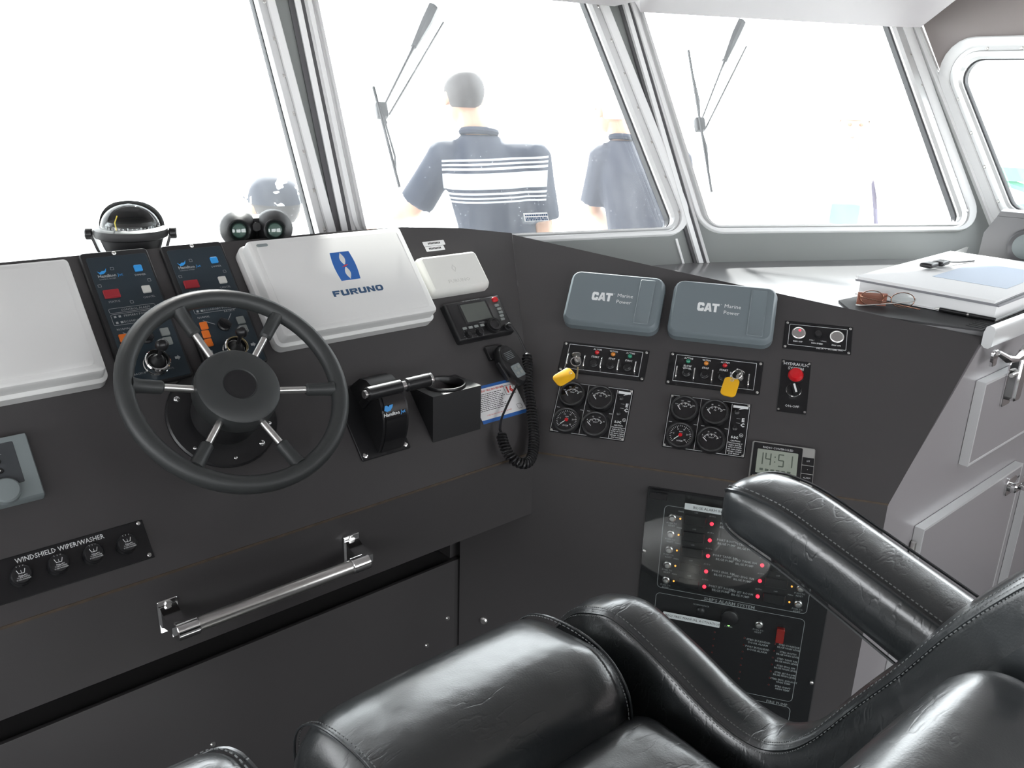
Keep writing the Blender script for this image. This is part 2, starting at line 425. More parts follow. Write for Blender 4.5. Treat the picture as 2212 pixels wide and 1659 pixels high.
def window(n, F, q, r, wi=.085, screws=True, dirty=True, w4=(1, 1, 1, 1)):
    w = bpy.data.objects.new('window_%d' % n, None); COL.objects.link(w); w.matrix_world = F; w['kind'] = 'structure'; OFF[w.name] = Vector()
    k = wi/.085
    part('window_frame', ring(B(), q, r, [(0, -.002), (0, .010), (.004*k, .013), (.030*k, .013), (.034*k, .010), (.034*k, -.002)], w=w4), WALU, w)
    part('clamp_ring', ring(B(), q, r, [(.034*k, 0), (.034*k, .008), (.046*k, .009), (.050*k, .019), (.066*k, .020), (.074*k, .012), (.076*k, -.015)], w=w4), ALU, w)
    part('gasket', ring(B(), q, r, [(.076*k, -.015), (.076*k, .004), (.0775*k, .004), (.0790*k, .002), (.0790*k, -.017)], w=w4), GASK, w)
    part('pane', prism(B(), round_poly(inset_poly(q, .080*k, w4), max(r-.08*k*.7, .01)), -.026, -.018), GLASS if dirty else ACR, w, smooth=0)
    if screws:
        m = inset_poly(q, .041*k, w4); bs = B()
        for i in range(4):
            if w4[i] < .6: continue
            a, b = Vector(m[i]), Vector(m[(i+1) % 4]); L = (b-a).length; cnt = max(2, int(L/.1))
            for j in range(cnt):
                p = a.lerp(b, (j+.5)/cnt); screw(bs, p.x, p.y, .009, .0055, .003)
        part('screw_row', bs, STEEL, w, stuff=True)
    return w

ZB, ZT = .88, 1.96
def l2(F, p): v = loc(F, p); return (v.x, v.y)
c23 = [meet(FW2, FW3, z) for z in (ZB, ZT)]; c12 = [meet(FW1, FW2, z) for z in (ZB, ZT)]
dl = (c34t-c34b)/(c34t.z-c34b.z); c34 = [c34b+dl*(z-c34b.z) for z in (ZB, ZT)]
# window 3, starboard bow
q3 = [(-.425, .086), (.560, .086), (.394, 1.00), (-.588, 1.00)]
struct('wall_front_right', holed(B(), [l2(FW3, c23[0]), l2(FW3, c34[0]), l2(FW3, c34[1]), l2(FW3, c23[1])], [round_poly(inset_poly(q3, .012), .07)], -.05, 0), WALLG, FW3, smooth=20)
window(3, FW3, q3, .085, w4=(.30, 1.1, 1, .45))
# window 2
a, b = l2(FW2, c12[0]), l2(FW2, c12[1])
def onl(v): return a[0]+(b[0]-a[0])*(v-a[1])/(b[1]-a[1])
q2 = [(onl(-.055)+.020, -.055), (.026, -.055), (-.142, .875), (onl(.875)+.020, .875)]
struct('wall_front_middle', holed(B(), [a, l2(FW2, c23[0]), l2(FW2, c23[1]), b], [round_poly(inset_poly(q2, .012), .07)], -.05, 0), WALLG, FW2, smooth=20)
window(2, FW2, q2, .085, w4=(.30, 1, 1, .42))
# window 1
q1 = [(-1.34, -.17), (-.024, -.17), (-.042, .80), (-1.34, .80)]
struct('wall_front_left', holed(B(), [(-3.32, l2(FW1, c12[0])[1]), l2(FW1, c12[0]), l2(FW1, c12[1]), (-3.32, l2(FW1, c12[1])[1])], [round_poly(inset_poly(q1, .02), .07), round_poly([(-2.5, -.07), (-1.46, -.07), (-1.46, .74), (-2.5, .74)], .07)], -.05, 0), WALLG, FW1, smooth=20)
window(1, FW1, q1, .085, w4=(.4, .72, 1, 1))
# window 4, starboard side
q4 = [(.045, -.06), (1.25, -.06), (1.25, .516), (-.315, .516)]
struct('wall_right', holed(B(), [l2(FW4, c34[0]), l2(FW4, (c34[0].x, c34[0].y, -.02)), (3.2, l2(FW4, (c34[0].x, c34[0].y, -.02))[1]), (3.2, .86), l2(FW4, (c34[1].x, c34[1].y, 2.02))], [round_poly(inset_poly(q4, .015), .075)], -.05, 0), WALLB, FW4, smooth=20)
window(4, FW4, q4, .10, .075)
# upright lining from the floor to the foot of the raked walls
foot = [FW1 @ Vector((-3.32, l2(FW1, c12[0])[1], 0)), c12[0], c23[0], c34[0]]
bm = B(); loft(bm, [[Vector((p.x, p.y, -.02)), Vector((p.x+.02, p.y+.03, -.02)), Vector((p.x+.02, p.y+.03, .90)), Vector((p.x, p.y, .90))] for p in foot])
struct('wall_front_lower', bm, WALLG, smooth=0)
# corner posts between the panes: a stack of light and dark strips
def post(n, F, base, top, strips):
    a_, b_ = loc(F, base), loc(F, top); e = bpy.data.objects.new('trim_%d' % n, None); COL.objects.link(e); e.matrix_world = F; e['kind'] = 'structure'; OFF[e.name] = Vector()
    for x0, x1, h, m in strips:
        bm = B(); pts = []
        for p in (a_, b_):
            pts.append([(p.x+x0, p.y, -.002), (p.x+x1, p.y, -.002), (p.x+x1, p.y, h), (p.x+x0, p.y, h)])
        loft(bm, [[Vector(q) for q in r] for r in pts]); part('strip', bm, m, e)
zc = (1.03, 1.86)
post(1, FW2, meet(FW2, FW3, zc[0]), meet(FW2, FW3, zc[1]), [(-.022, -.012, .007, DARKT), (-.012, .003, .016, WALU), (.003, .016, .010, DARKT), (.016, .026, .014, ALU)])
post(2, FW2, meet(FW1, FW2, zc[0]), meet(FW1, FW2, zc[1]), [(-.026, -.012, .010, DARKT), (-.012, .003, .018, WALU), (.003, .014, .010, DARKT), (.014, .024, .010, ALU)])
post(3, FW3, c34[0], c34[1], [(-.02, -.005, .012, WALU), (-.005, .004, .02, ALU)])
# light seams running down the wall below the corner
bm = B(); p0, p1 = loc(FW2, meet(FW2, FW3, 1.03)), loc(FW2, meet(FW2, FW3, 1.10))
loft(bm, [[Vector((p.x-.060+x, p.y, z)) for x, z in ((0, 0), (.007, 0), (.007, .004), (0, .004))] for p in (p0, p1)])
struct('trim_4', bm, WALU, FW2)

# ceiling with a sloping soffit that ends in a lip in front of the window heads
lip = [(-2.2, 2.33, 1.70), (1.54, 1.641, 1.70), (1.74, 1.603, 1.70), (1.83, 1.60, 1.72), (1.90, 1.655, 1.70), (2.60, 1.312, 1.70), (2.72, 1.275, 1.705), (3.035, 1.455, 1.75)]
inn = [(-2.2, 1.85, 1.95), (1.42, 1.17, 1.95), (1.60, 1.13, 1.95), (1.66, 1.14, 1.95), (1.72, 1.16, 1.95), (2.36, .85, 1.95), (2.46, .82, 1.95), (3.0, 1.02, 1.95)]
out_ = [(-2.2, 2.75, 1.915), (1.6, 2.16, 1.915), (1.9, 2.08, 1.915), (2.0, 2.06, 1.915), (2.13, 2.02, 1.915), (2.85, 1.66, 1.915), (3.0, 1.58, 1.915), (3.08, 1.52, 1.915)]
bm = B(); R3 = []
for s in (0, .02):
    R3 += [[Vector((p[0], p[1], p[2]+s)) for p in l] for l in ((inn, lip, out_) if s == 0 else (out_, lip, inn))]
R3[3:] = [[v+Vector((0, 0, .012)) for v in r] for r in R3[3:]]
VV = [[bm.verts.new(v) for v in r] for r in R3]
for i in range(6):
    r1, r2 = VV[i], VV[(i+1) % 6]
    for j in range(len(r1)-1): bm.faces.new((r1[j], r1[j+1], r2[j+1], r2[j]))
struct('trim_5', bm, CEIL, smooth=30)
struct('ceiling', prism(B(), [(-2.2, -2.1), (3.2, -2.1), (3.2, 1.75), (2.3, 2.1), (-2.2, 2.85)], 1.951, 1.99), CEIL, smooth=0)
struct('trim_6', tube(B(), [(3.022, 1.44, 1.752), (3.012, 1.323, 1.806), (2.98, 1.06, 1.945)], .006, 6), ALU)
# floor, port wall and aft wall with their windows (behind the camera)
struct('floor', prism(B(), [(-2.2, -2.1), (3.2, -2.1), (3.2, 1.5), (-2.2, 2.3)], -.04, 0), FLOORM, smooth=0)
FBK = frame((-2.2, -2.05, 0), (1, 0, 0), (0, 0, 1), (0, -1, 0))
bk = [[(.25, .85), (1.75, .85), (1.75, 1.86), (.25, 1.86)], [(1.95, .1), (2.85, .1), (2.85, 1.86), (1.95, 1.86)], [(3.05, .85), (5.1, .85), (5.1, 1.86), (3.05, 1.86)]]
struct('wall_back', holed(B(), [(0, 0), (5.35, 0), (5.35, 1.95), (0, 1.95)], [round_poly(q, .05) for q in bk], 0, .05), WALLB, FBK, smooth=20)
FPT = frame((-2.15, -2.1, 0), (0, 1, 0), (0, 0, 1), (1, 0, 0))
pt = [[(.3, .95), (1.9, .95), (1.9, 1.8), (.3, 1.8)], [(2.1, .95), (4.1, .95), (4.1, 1.8), (2.1, 1.8)]]
struct('wall_left', holed(B(), [(0, 0), (4.5, 0), (4.5, 1.95), (0, 1.95)], [round_poly(q, .06) for q in pt], -.05, 0), WALLB, FPT, smooth=20)
for i, q in enumerate((bk[0], bk[2])):
    cx, cy = (q[0][0]+q[1][0])/2, (q[0][1]+q[2][1])/2
    portal(FBK @ T(cx, cy, .02) @ RX(0) , q[1][0]-q[0][0], q[2][1]-q[0][1])
for q in pt:
    portal(FPT @ T((q[0][0]+q[1][0])/2, (q[0][1]+q[2][1])/2, -.06) @ RX(PI), q[1][0]-q[0][0], q[2][1]-q[0][1])
for F, q in ((FW1, q1), (FW2, q2), (FW3, q3), (FW4, q4)):
    xs = [p[0] for p in q]; ys = [p[1] for p in q]
    portal(F @ T((min(xs)+max(xs))/2, (min(ys)+max(ys))/2, -.06) @ RX(PI), max(xs)-min(xs), max(ys)-min(ys))

# counter behind the angled console, shelf behind the front console, walls under them
ct = .4226
pa = K+dB*-.14+Vector(FB.col[1][:3])*ct; pb = K+dB*.912+Vector(FB.col[1][:3])*ct
m12, m23 = meet(FW1, FW2, 1.03), meet(FW2, FW3, 1.03); m34 = c34b+dl*(1.03-c34b.z)
struct('trim_7', prism(B(), [(pa.x, pa.y), (pb.x, pb.y), (1.96, .655), (2.958, .655), (m34.x-.005, m34.y-.005), (m23.x, m23.y), (m12.x+.3, m12.y-.1)], 1.012, 1.037), TOPL, smooth=0)

# --- front console (helm): sheet panels
console = thing('helm_console', 'black laminate helm console with sloping face behind the steering wheel', 'console', I4, (.583, 1.441, .0))
aw = lambda u, v, n=0: FA @ Vector((u, v, n))
polyA = [(-1.35, -.2436), (.639, -.2436), (.879, .314), (.72, .345), (.56, .362), (.40, .366), (-1.35, .366)]
part('sloping_face', prism(B(), polyA, -.018, 0, FA), LAM, console, smooth=0)
part('top_shelf', prism(B(), [(-.767, 1.69), (1.10, 1.69), (1.30, 1.68), (1.36, 1.78), (1.12, 1.87), (-.767, 2.14)], 1.130, 1.150), TOPL, console, smooth=0)
part('lower_fascia', box(B(), -.767, 1.222, 1.281, 1.299, .578, .731), LAM, console, smooth=0)
part('edge_banding', box(B(), -.767, 1.216, 1.2775, 1.2805, .7300, .7345), EDGE, console, smooth=0)
part('soffit', box(B(), -.767, 1.15, 1.300, 1.70, .580, .594), LAM, console, smooth=0)
part('kick_wall', box(B(), -.767, 1.135, 1.435, 1.45, .0, .420), LAM, console, smooth=0)
part('slot_end', box(B(), 1.118, 1.26, 1.452, 1.699, .405, .600), LAM, console, smooth=0); part('slot_back', box(B(), -.767, 1.135, 1.70, 1.71, .405, .594), LAM, console, smooth=0); part('slot_floor', box(B(), -.767, 1.135, 1.451, 1.699, .405, .419), LAM, console, smooth=0)
h = part('access_hatch', box(B(), -.5, 1.112, 1.425, 1.4345, .04, .428, bev=.002), LAM, console)
for x, z in ((1.092, .275), (1.03, .225), (.5, .23)): part('hatch_screw', cyl(B(), (x, 1.425, z), (0, -1, 0), .006, .003, 10, .004), STEEL, h)
# --- angled console
con2 = thing('engine_console', 'angled black console wing carrying the engine panels and gauges', 'console', I4, (1.45, .95, 0))
polyB = [(0, 0), (.7355, 0), (.905, .406), (.75, .428), (.60, .450), (.179, .514), (-.188, .572)]
part('sloping_face', prism(B(), polyB, -.016, 0, FB), LAM, con2, smooth=0)
part('vertical_face', prism(B(), [(-.176, -.733), (.7345, -.733), (.7345, -.002), (-.02, -.002), (-.176, -.14)], -.016, 0, FBL), LAM, con2, smooth=0)
part('edge_banding', box(B(), .0, .735, -.0035, .0005, -.002, .0012, FBL), EDGE, con2, smooth=0)
bm = B(); lathe(bm, [(.010, 0), (.010, .003), (.006, .006)], FBL @ T(-.112, -.467, 0), 12); part('bolt', bm, STEEL, con2)

# ================================================================== THINGS ON THE HELM CONSOLE (frame FA: x right, y up the slope, z out)
def letters(bm, m, parent, name='lettering'): return part(name, bm, m, parent, stuff=True, smooth=0)

# --- white display covers
def display_cover(name, label, x0, x1, y0, y1, h, logo, M_=WHT):
    c = thing(name, label, 'cover', FA, ((x0+x1)/2, (y0+y1)/2, 0))
    part('shell', shell(B(), x0, x1, y0, y1, .016, [(0, .001), (0, h*.40), (.002, h*.43), (.007, h*.46), (.007, h*.86), (.009, h*.95), (.014, h)], FA.inverted() @ FA, 6), M_, c)
    part('front_ridge', shell(B(), x0+.022, x1-.022, y0+.02, y1-.02, .01, [(0, h-.001), (0, h+.0006), (.0015, h+.0012)], I4, 5), M_, c)
    return c
display_cover('display_cover', 'plain white hard display cover at the left edge of the helm console', -.548, -.170, .100, .338, .055, None)
fc = display_cover('display_cover', 'large white display cover with blue emblem and company lettering', .142, .522, .104, .338, .056, None)
part('release_slot', plate(B(), .166, .190, .312, .3185, .0572, .0584, .003), GREYC, fc, 'small grey slot')
# emblem: barrel-sided blue plate with a white propeller-like figure
ex, ey, ew, eh = .338, .247, .0225, .034
bm = B(); N = 10
L = [(ex-ew-.0035*math.cos(PI*(i/N-.5)), ey-eh+2*eh*i/N) for i in range(N+1)]; Rr = [(ex+ew+.0035*math.cos(PI*(i/N-.5)), ey+eh-2*eh*i/N) for i in range(N+1)]
prism(bm, [(x, y) for x, y in Rr+L], .0572, .0576); em = part('emblem', bm, BLUE, fc, 'blue emblem', smooth=0)
bm = B()
for sgn in (1, -1):
    pts = []
    for i in range(13):
        t = i/12; pts.append((ex+.0065*math.sin(PI*t)-.0005, ey+sgn*(.001+.031*t)))
    for i in range(12, -1, -1):
        t = i/12; pts.append((ex-.0065*math.sin(PI*t)+.0005, ey+sgn*(.001+.031*t)))
    prism(bm, pts[1:-1] if sgn > 0 else pts[1:-1][::-1], .0576, .0580)
part('white_figure', bm, WHT, em, stuff=True, smooth=0)
part('red_star', prism(B(), [(ex-.009, ey-.003), (ex, ey-.0018), (ex+.009, ey+.003), (ex, ey+.0018)], .0580, .0583), REDT, em, smooth=0)
bm = B(); 
def strokes(bm, word, x, y, w, h, gap, z_, G):
    for ch in word:
        for poly in G[ch]: prism(bm, [(x+px*w, y+py*h) for px, py in poly], z_, z_+.0003)
        x += w+gap
R4 = lambda a, b, c, d: [(a, b), (c, b), (c, d), (a, d)]
GF = {'F': [R4(.08, 0, .36, 1), R4(.36, .74, 1, 1), R4(.36, .36, .85, .60)],
      'U': [R4(0, .2, .30, 1), R4(.70, .2, 1, 1), [(0, .2), (.12, 0), (.88, 0), (1, .2), (.70, .28), (.30, .28)]],
      'R': [R4(0, 0, .30, 1), [(.30, .76), (.70, .76), (.70, .62), (.30, .62), (.30, .40), (.72, .40), (1, .52), (1, .88), (.86, 1), (.30, 1)], [(.42, .40), (.72, 0), (1, 0), (.74, .40)]],
      'N': [R4(0, 0, .28, 1), R4(.72, 0, 1, 1), [(.28, 1), (.28, .62), (.72, 0), (.72, .38)]],
      'O': [[(0, .25), (.30, .25), (.30, .75), (0, .75)], R4(.70, .25, 1, .75), [(0, .75), (.30, .75), (.70, .75), (1, .75), (.82, 1), (.18, 1)], [(.18, 0), (.82, 0), (1, .25), (.70, .25), (.30, .25), (0, .25)]]}
strokes(bm, 'FURUNO', .343-.0605, .1785, .0178, .0135, .0028, .0576, GF); letters(bm, TXTB, fc)
sc = thing('display_cover', 'small white display cover between the large cover and the radio', 'cover', FA, (.63, .215, 0))
part('shell', shell(B(), .545, .719, .165, .267, .014, [(0, .001), (0, .012), (.004, .022), (.010, .027)]), WTH, sc)
bm = B(); text(bm, 'FURUNO', .012, .63, .190, .0272, sx=1.3, bold=.0003); text(bm, '0', .03, .63, .222, .0272)
letters(bm, mat('ghost_print', (.62, .62, .58), .4), sc)
for i, (x, y, s) in enumerate(((.630, .3095, '121.500 MHz'), (.6265, .2955, 'MHS 012345'))):
    lb = thing('label_strip', ('upper' if i == 0 else 'lower')+' white label strip stuck above the small white cover', 'label', FA, (x, y, 0))
    part('strip', plate(B(), x-.031+i*.004, x+.031-i*.004, y-.0065, y+.0065, .0002, .0012, .001), PAPER, lb)
    bm = B()
    for k in range(9): box(bm, x-.018+.004*k, x-.0155+.004*k, y-.0025, y+.0025, .0012, .0015)
    part('print', bm, TXTK, lb, stuff=True, smooth=0)

# --- two jet control panels
def jet_panel(x0, y0, label, full):
    P = thing('jet_control_panel', label, 'control panel', FA, (x0+.06, y0+.138, 0), 'jet control panels')
    w, hgt = .121, .277; cx = x0+w/2
    part('bezel', shell(B(), x0, x0+w, y0, y0+hgt, .008, [(0, .0005), (0, .009), (.002, .0115)]), BLKM, P)
    part('membrane', plate(B(), x0+.009, x0+w-.005, y0+.004, y0+hgt-.012, .0116, .0124, .004), HAMB, P)
    z = .0126
    X = lambda f: x0+f; Y = lambda g: y0+g
    bm = B(); screw(bm, cx, Y(hgt-.006), .0115, .004); part('bezel_screw', bm, STEEL, P)
    for nm, fx, fy, sw, sh, m in (('dimmer_key', .092, .233, .0145, .0135, SKYB), ('cancel_key', .093, .187, .0155, .0155, KEYW), ('status_display', .031, .186, .028, .0175, REDK),
                                  ('orange_key', .024, .095, .0145, .016, ORNG), ('orange_key', .022, .077, .0145, .016, ORNG), ('orange_key', .021, .059, .0145, .016, ORNG),
                                  ('grey_key', .097, .095, .016, .016, KEYG), ('grey_key', .096, .076, .016, .016, KEYG)):
        part(nm, plate(B(), X(fx)-sw/2, X(fx)+sw/2, Y(fy)-sh/2, Y(fy)+sh/2, z-.0003, z+.003, .002), m, P)
    bm = B()
    prism(bm, [(X(.020)+a, Y(.229)+b) for a, b in ((0, .006), (.004, .003), (.008, .006), (.013, .006), (.017, .011), (.015, .004), (.010, .0), (.004, -.001))][::-1], z, z+.0005)
    text(bm, 'Jet', .0085, X(.053), Y(.224), z+.0003, align='LEFT'); part('logo', bm, SKYB, P, stuff=True, smooth=0)
    bm = B(); t = lambda s, sz, fx, fy, **k: text(bm, s, sz, X(fx), Y(fy), z+.0003, **k)
    t('Hamilton', .0085, .0185, .224, align='LEFT', bold=.0002); t('CONTROL SYSTEM', .0034, .019, .2175, align='LEFT')
    t('DIMMER', .0055, .092, .219); t('CANCEL', .0058, .093, .171); t('STATUS', .0058, .031, .170)
    t('CONTROL ALARM', .0062, .062, .151); t('PRIMARY POWER', .0062, .062, .139); t('SECONDARY POWER', .0062, .062, .127)
    t('NORMAL', .0058, .030, .113); t('BACKUP', .0058, .083, .119)
    t('BACKUP', .0055, .030, .022); t('CONTROL', .0055, .077, .022)
    for fx, fy in ((.047, .238), (.016, .205), (.104, .206), (.060, .165)): rim(bm, X(fx)-.003, X(fx)+.003, Y(fy)-.003, Y(fy)+.003, .001, .0006, z)
    rim(bm, X(.016), X(.098), Y(.1465), Y(.1565), .003, .0007, z); rim(bm, X(.016), X(.098), Y(.1215), Y(.1445), .003, .0007, z)
    bar(bm, X(.026), Y(.106), X(.046), Y(.095), .001, z, z+.0004); bar(bm, X(.084), Y(.113), X(.074), Y(.1), .001, z, z+.0004)
    for k in (0, 1): box(bm, X(.021), X(.025), Y(.137-.012*k), Y(.141-.012*k), z, z+.0004); box(bm, X(.029), X(.033), Y(.137-.012*k), Y(.141-.012*k), z, z+.0004)
    for sx_, fx in ((1, .098), (-1, .022)):
        prism(bm, [(X(fx), Y(.038)), (X(fx)+sx_*.005, Y(.038)), (X(fx)+sx_*.005, Y(.0355)), (X(fx)+sx_*.010, Y(.0405)), (X(fx)+sx_*.005, Y(.0455)), (X(fx)+sx_*.005, Y(.043)), (X(fx), Y(.043))], z, z+.0004)
    letters(bm, TXTD, P)
    kn = part('selector_knob', lathe(B(), [(.013, z), (.013, z+.004), (.0105, z+.006)], T(X(.062), Y(.090), 0), 20), BLK, P)
    part('pointer', box(B(), -.0035, .0035, -.012, .012, z+.005, z+.014, T(X(.062), Y(.090), 0) @ RZ(.7), .001), BLK, kn)
    js = part('joystick_collar', lathe(B(), [(.022, z), (.022, z+.006), (.0205, z+.007), (.0205, z+.011), (.022, z+.012), (.022, z+.022), (.020, z+.024), (.0175, z+.024), (.0165, z+.016)], T(X(.060), Y(.032), 0), 28), CHR, P)
    part('boot', lathe(B(), [(.0165, z+.015), (.014, z+.020), (.008, z+.028), (.005, z+.034)], T(X(.060), Y(.032), 0), 20), BLKM, js)
    part('lever', tube(B(), [(X(.060), Y(.032), z+.028), (X(.062), Y(.040), z+.05)], .0035, 8), BLK, js)
    bm = B(); sphere(bm, (X(.063), Y(.043), z+.058), .0115); part('ball_knob', bm, BLK, js)
    return P
jet_panel(-.146, .086, 'jet control panel beside the plain white cover, partly behind the wheel', True)
jp2 = jet_panel(.0, .086, 'jet control panel next to the large white cover, ring of key hanging on joystick', True)

# --- radio with handset
R = thing('marine_radio', 'black marine radio with small screen, knobs and red button', 'radio', FA, (.646, .092, 0))
part('body', shell(B(), .564, .728, .042, .143, .006, [(0, .0005), (0, .012), (.003, .018), (.006, .02)]), BLK, R)
z = .0203
part('screen_bezel', plate(B(), .598, .682, .080, .134, z-.0005, z+.0012, .004), BLKM, R)
part('screen', plate(B(), .603, .677, .084, .130, z, z+.0018, .002), LCDD, R)
part('red_button', plate(B(), .700, .716, .123, .135, z-.0003, z+.004, .004), LREDO, R)
for i, (x, y) in enumerate(((.706, .114), (.708, .104), (.708, .095), (.706, .086), (.704, .077))): part('side_key', plate(B(), x-.006, x+.006, y-.0032, y+.0032, z-.0003, z+.0025, .0015), KEYG, R)
for i in range(4): part('soft_key', plate(B(), .588+.017*i-.0055, .588+.017*i+.0055, .0685, .0745, z-.0003, z+.0025, .001), KEYG, R)
def knob(x, y, r, h, par, m=BLK, z=z, name='knob'): return part(name, lathe(B(), [(r, z-.0003), (r, z+h*.6), (r*.92, z+h*.62), (r*.88, z+h), (r*.6, z+h), (r*.55, z+h*.9)], T(x, y, 0), 22), m, par)
knob(.664, .063, .0175, .016, R); knob(.590, .054, .0085, .010, R); knob(.622, .054, .0085, .010, R)
part('cord_socket', lathe(B(), [(.0095, z-.0003), (.0095, z+.004), (.006, z+.005), (.006, z+.014), (.003, z+.016)], T(.705, .054, 0), 16), BLKM, R)
bm = B(); text(bm, 'VHF  MARINE TRANSCEIVER', .0042, .64, .138, z+.0003); text(bm, 'CHANNEL', .0038, .64, .0782, z+.0014)
for x in (.590, .622):
    for k in range(9):
        a_ = rad(-130+k*32.5)+PI/2; bar(bm, x+.0105*math.cos(a_), .054+.0105*math.sin(a_), x+.0122*math.cos(a_), .054+.0122*math.sin(a_), .0007, z, z+.0003)
letters(bm, TXTD, R)
# handset
Hs = thing('radio_handset', 'black fist microphone hanging in a clip below the radio', 'microphone', FA, (.66, -.04, 0))
part('clip', plate(B(), .628, .668, -.012, .022, .0005, .010, .003), BLK, Hs)
MH = T(.661, -.041, .016) @ RZ(rad(9))
def oval(w, hh, dy, z_, n=26): return [MH @ Vector((w*math.cos(2*PI*i/n)*(1 if math.sin(2*PI*i/n) > 0 else 1-.30*abs(math.sin(2*PI*i/n))), dy+hh*math.sin(2*PI*i/n), z_)) for i in range(n)]
part('body', loft(B(), [oval(.026, .050, 0, -.006), oval(.029, .053, 0, .002), oval(.029, .053, 0, .014), oval(.025, .048, 0, .021)]), BLK, Hs)
sp = part('speaker_face', lathe(B(), [(.020, .0205), (.020, .0222), (.018, .0225)], MH @ T(0, .020, 0), 24), BLKM, Hs)
bm = B()
for k in range(5): box(bm, -.012, .012, .020-.008+.004*k-.0006, .020-.008+.004*k+.0006, .0225, .0229, MH)
part('grille_slot', bm, GREYC, sp, stuff=True, smooth=0)
part('key_plate', plate(B(), -.014, .014, -.036, -.004, .0208, .0222, .003, MH), GREYC, Hs)
for kx in (-.006, .006):
    for ky in (-.013, -.026): part('handset_key', plate(B(), kx-.0042, kx+.0042, ky-.004, ky+.004, .0222, .0236, .001, MH), KEYG, Hs)
part('talk_switch', plate(B(), -.033, -.027, -.028, .018, .004, .015, .002, MH), BLKM, Hs)
# coiled cord: straight lead, coil, straight lead
path = spl([(.7045, .052, .036), (.712, .022, .036), (.717, -.020, .030)], 6)
coil_c = spl([(.717, -.022, .030), (.703, -.055, .028), (.686, -.088, .026), (.668, -.135, .024), (.648, -.185, .024), (.622, -.230, .028), (.590, -.262, .034), (.562, -.268, .038), (.543, -.250, .036), (.542, -.220, .030), (.553, -.185, .024)], 8)
cl = [Vector(p) for p in coil_c]; seglen = [0]
for a_, b_ in zip(cl, cl[1:]): seglen.append(seglen[-1]+(b_-a_).length)
pitch = .0074; turns = int(seglen[-1]/pitch); helix = []
NT = 10
for i in range(turns*NT+1):
    s_ = seglen[-1]*i/(turns*NT); j = max(k for k in range(len(cl)) if seglen[k] <= s_+1e-9); j = min(j, len(cl)-2)
    t_ = (s_-seglen[j])/max(1e-9, seglen[j+1]-seglen[j]); c_ = cl[j].lerp(cl[j+1], t_); tg = (cl[j+1]-cl[j]).normalized()
    sd = tg.cross(Vector((0, 0, 1))).normalized(); an = 2*PI*i/NT
    env = .0100*min(1, i/12, (turns*NT-i)/12+.2)
    helix.append(c_+(sd*math.cos(an)+Vector((0, 0, 1))*math.sin(an))*env)
helix += [Vector(p) for p in spl([(.553, -.183, .022), (.572, -.158, .018), (.598, -.135, .018), (.630, -.108, .022), (.652, -.090, .026)], 5)][1:]
cd = thing('handset_cord', 'black coiled handset cord looping down over the console corner', 'cord', FA, (.64, -.1, 0))
part('lead', tube(B(), path, .0026, 6), BLKM, cd); part('coil', tube(B(), helix, .0027, 6), BLK, cd)

# --- radio call procedure sticker
st = thing('procedure_sticker', 'white radio procedure sticker with blue border and red 16', 'sticker', FA, (.60, -.108, 0))
sk = Matrix(((1, .42, 0, 0), (0, 1, 0, 0), (0, 0, 1, 0), (0, 0, 0, 1)))
sk = I4
part('border', plate(B(), .538, .668, -.151, -.064, .0003, .0009, .001), BLUE, st)
part('paper', plate(B(), .538, .668, -.143, -.071, .0009, .0013, .0005), PAPER, st)
bm = B(); rnd = random.Random(3)
for k in range(11):
    x = .545; y = -.085-.0042*k
    if k == 10: break
    while x < .545+rnd.uniform(.06, .085):
        l = rnd.uniform(.003, .009); box(bm, x, x+l, y-.0007, y+.0007, .0013, .0015); x += l+.0015
rim(bm, .632, .660, -.100, -.077, .0008, .001, .0013); rim(bm, .646, .660, -.138, -.126, .003, .0008, .0013)
part('small_print', bm, TXTK, st, stuff=True, smooth=0)
bm = B(); text(bm, '16', .021, .646, -.0885, .0017, bold=.0008); text(bm, 'VHF RADIO CALL PROCEDURES', .0058, .592, -.0775, .0017, bold=.0002)
text(bm, 'OVER ALL PROCEDURES ON BOARD', .0044, .592, -.1345, .0017); part('red_print', bm, REDT, st, stuff=True, smooth=0)

# --- cup holder
C = thing('cup_holder', 'black box cup holder with round recess beside the throttle', 'cup holder', I4, (1.042, 1.385, .797))
x0, x1, y0, zt = .981, 1.108, 1.335, .897
za = lambda y: P0.z+(y-P0.y)*math.tan(AL)        # console surface height
part('front_wall', box(B(), x0, x1, y0, y0+.003, za(y0)-.001, zt-.003), BLKM, C, smooth=0)
for xw in (x0, x1-.003):
    part('side_wall', prism(B(), [(y0+.003, za(y0+.003)+.001), (1.422, zt-.004), (y0+.003, zt-.003)], 0, .003, frame((xw, 0, 0), (0, 1, 0), (0, 0, 1), (1, 0, 0))), BLKM, C, smooth=0)
cc = (1.047, 1.3835)
bm = B(); holed(bm, [(x0, y0), (x1, y0), (x1, 1.4270), (x0, 1.4270)], [[(cc[0]+.0405*math.cos(2*PI*i/36), cc[1]+.0405*math.sin(2*PI*i/36)) for i in range(36)]], zt-.003, zt); part('top_plate', bm, BLKM, C, smooth=20)
part('cup_ring', lathe(B(), [(.045, zt-.001), (.0455, zt+.003), (.0445, zt+.0055), (.042, zt+.0055), (.0405, zt+.003), (.0400, zt-.012)], T(cc[0], cc[1], 0), 36, False, False), BLK, C)
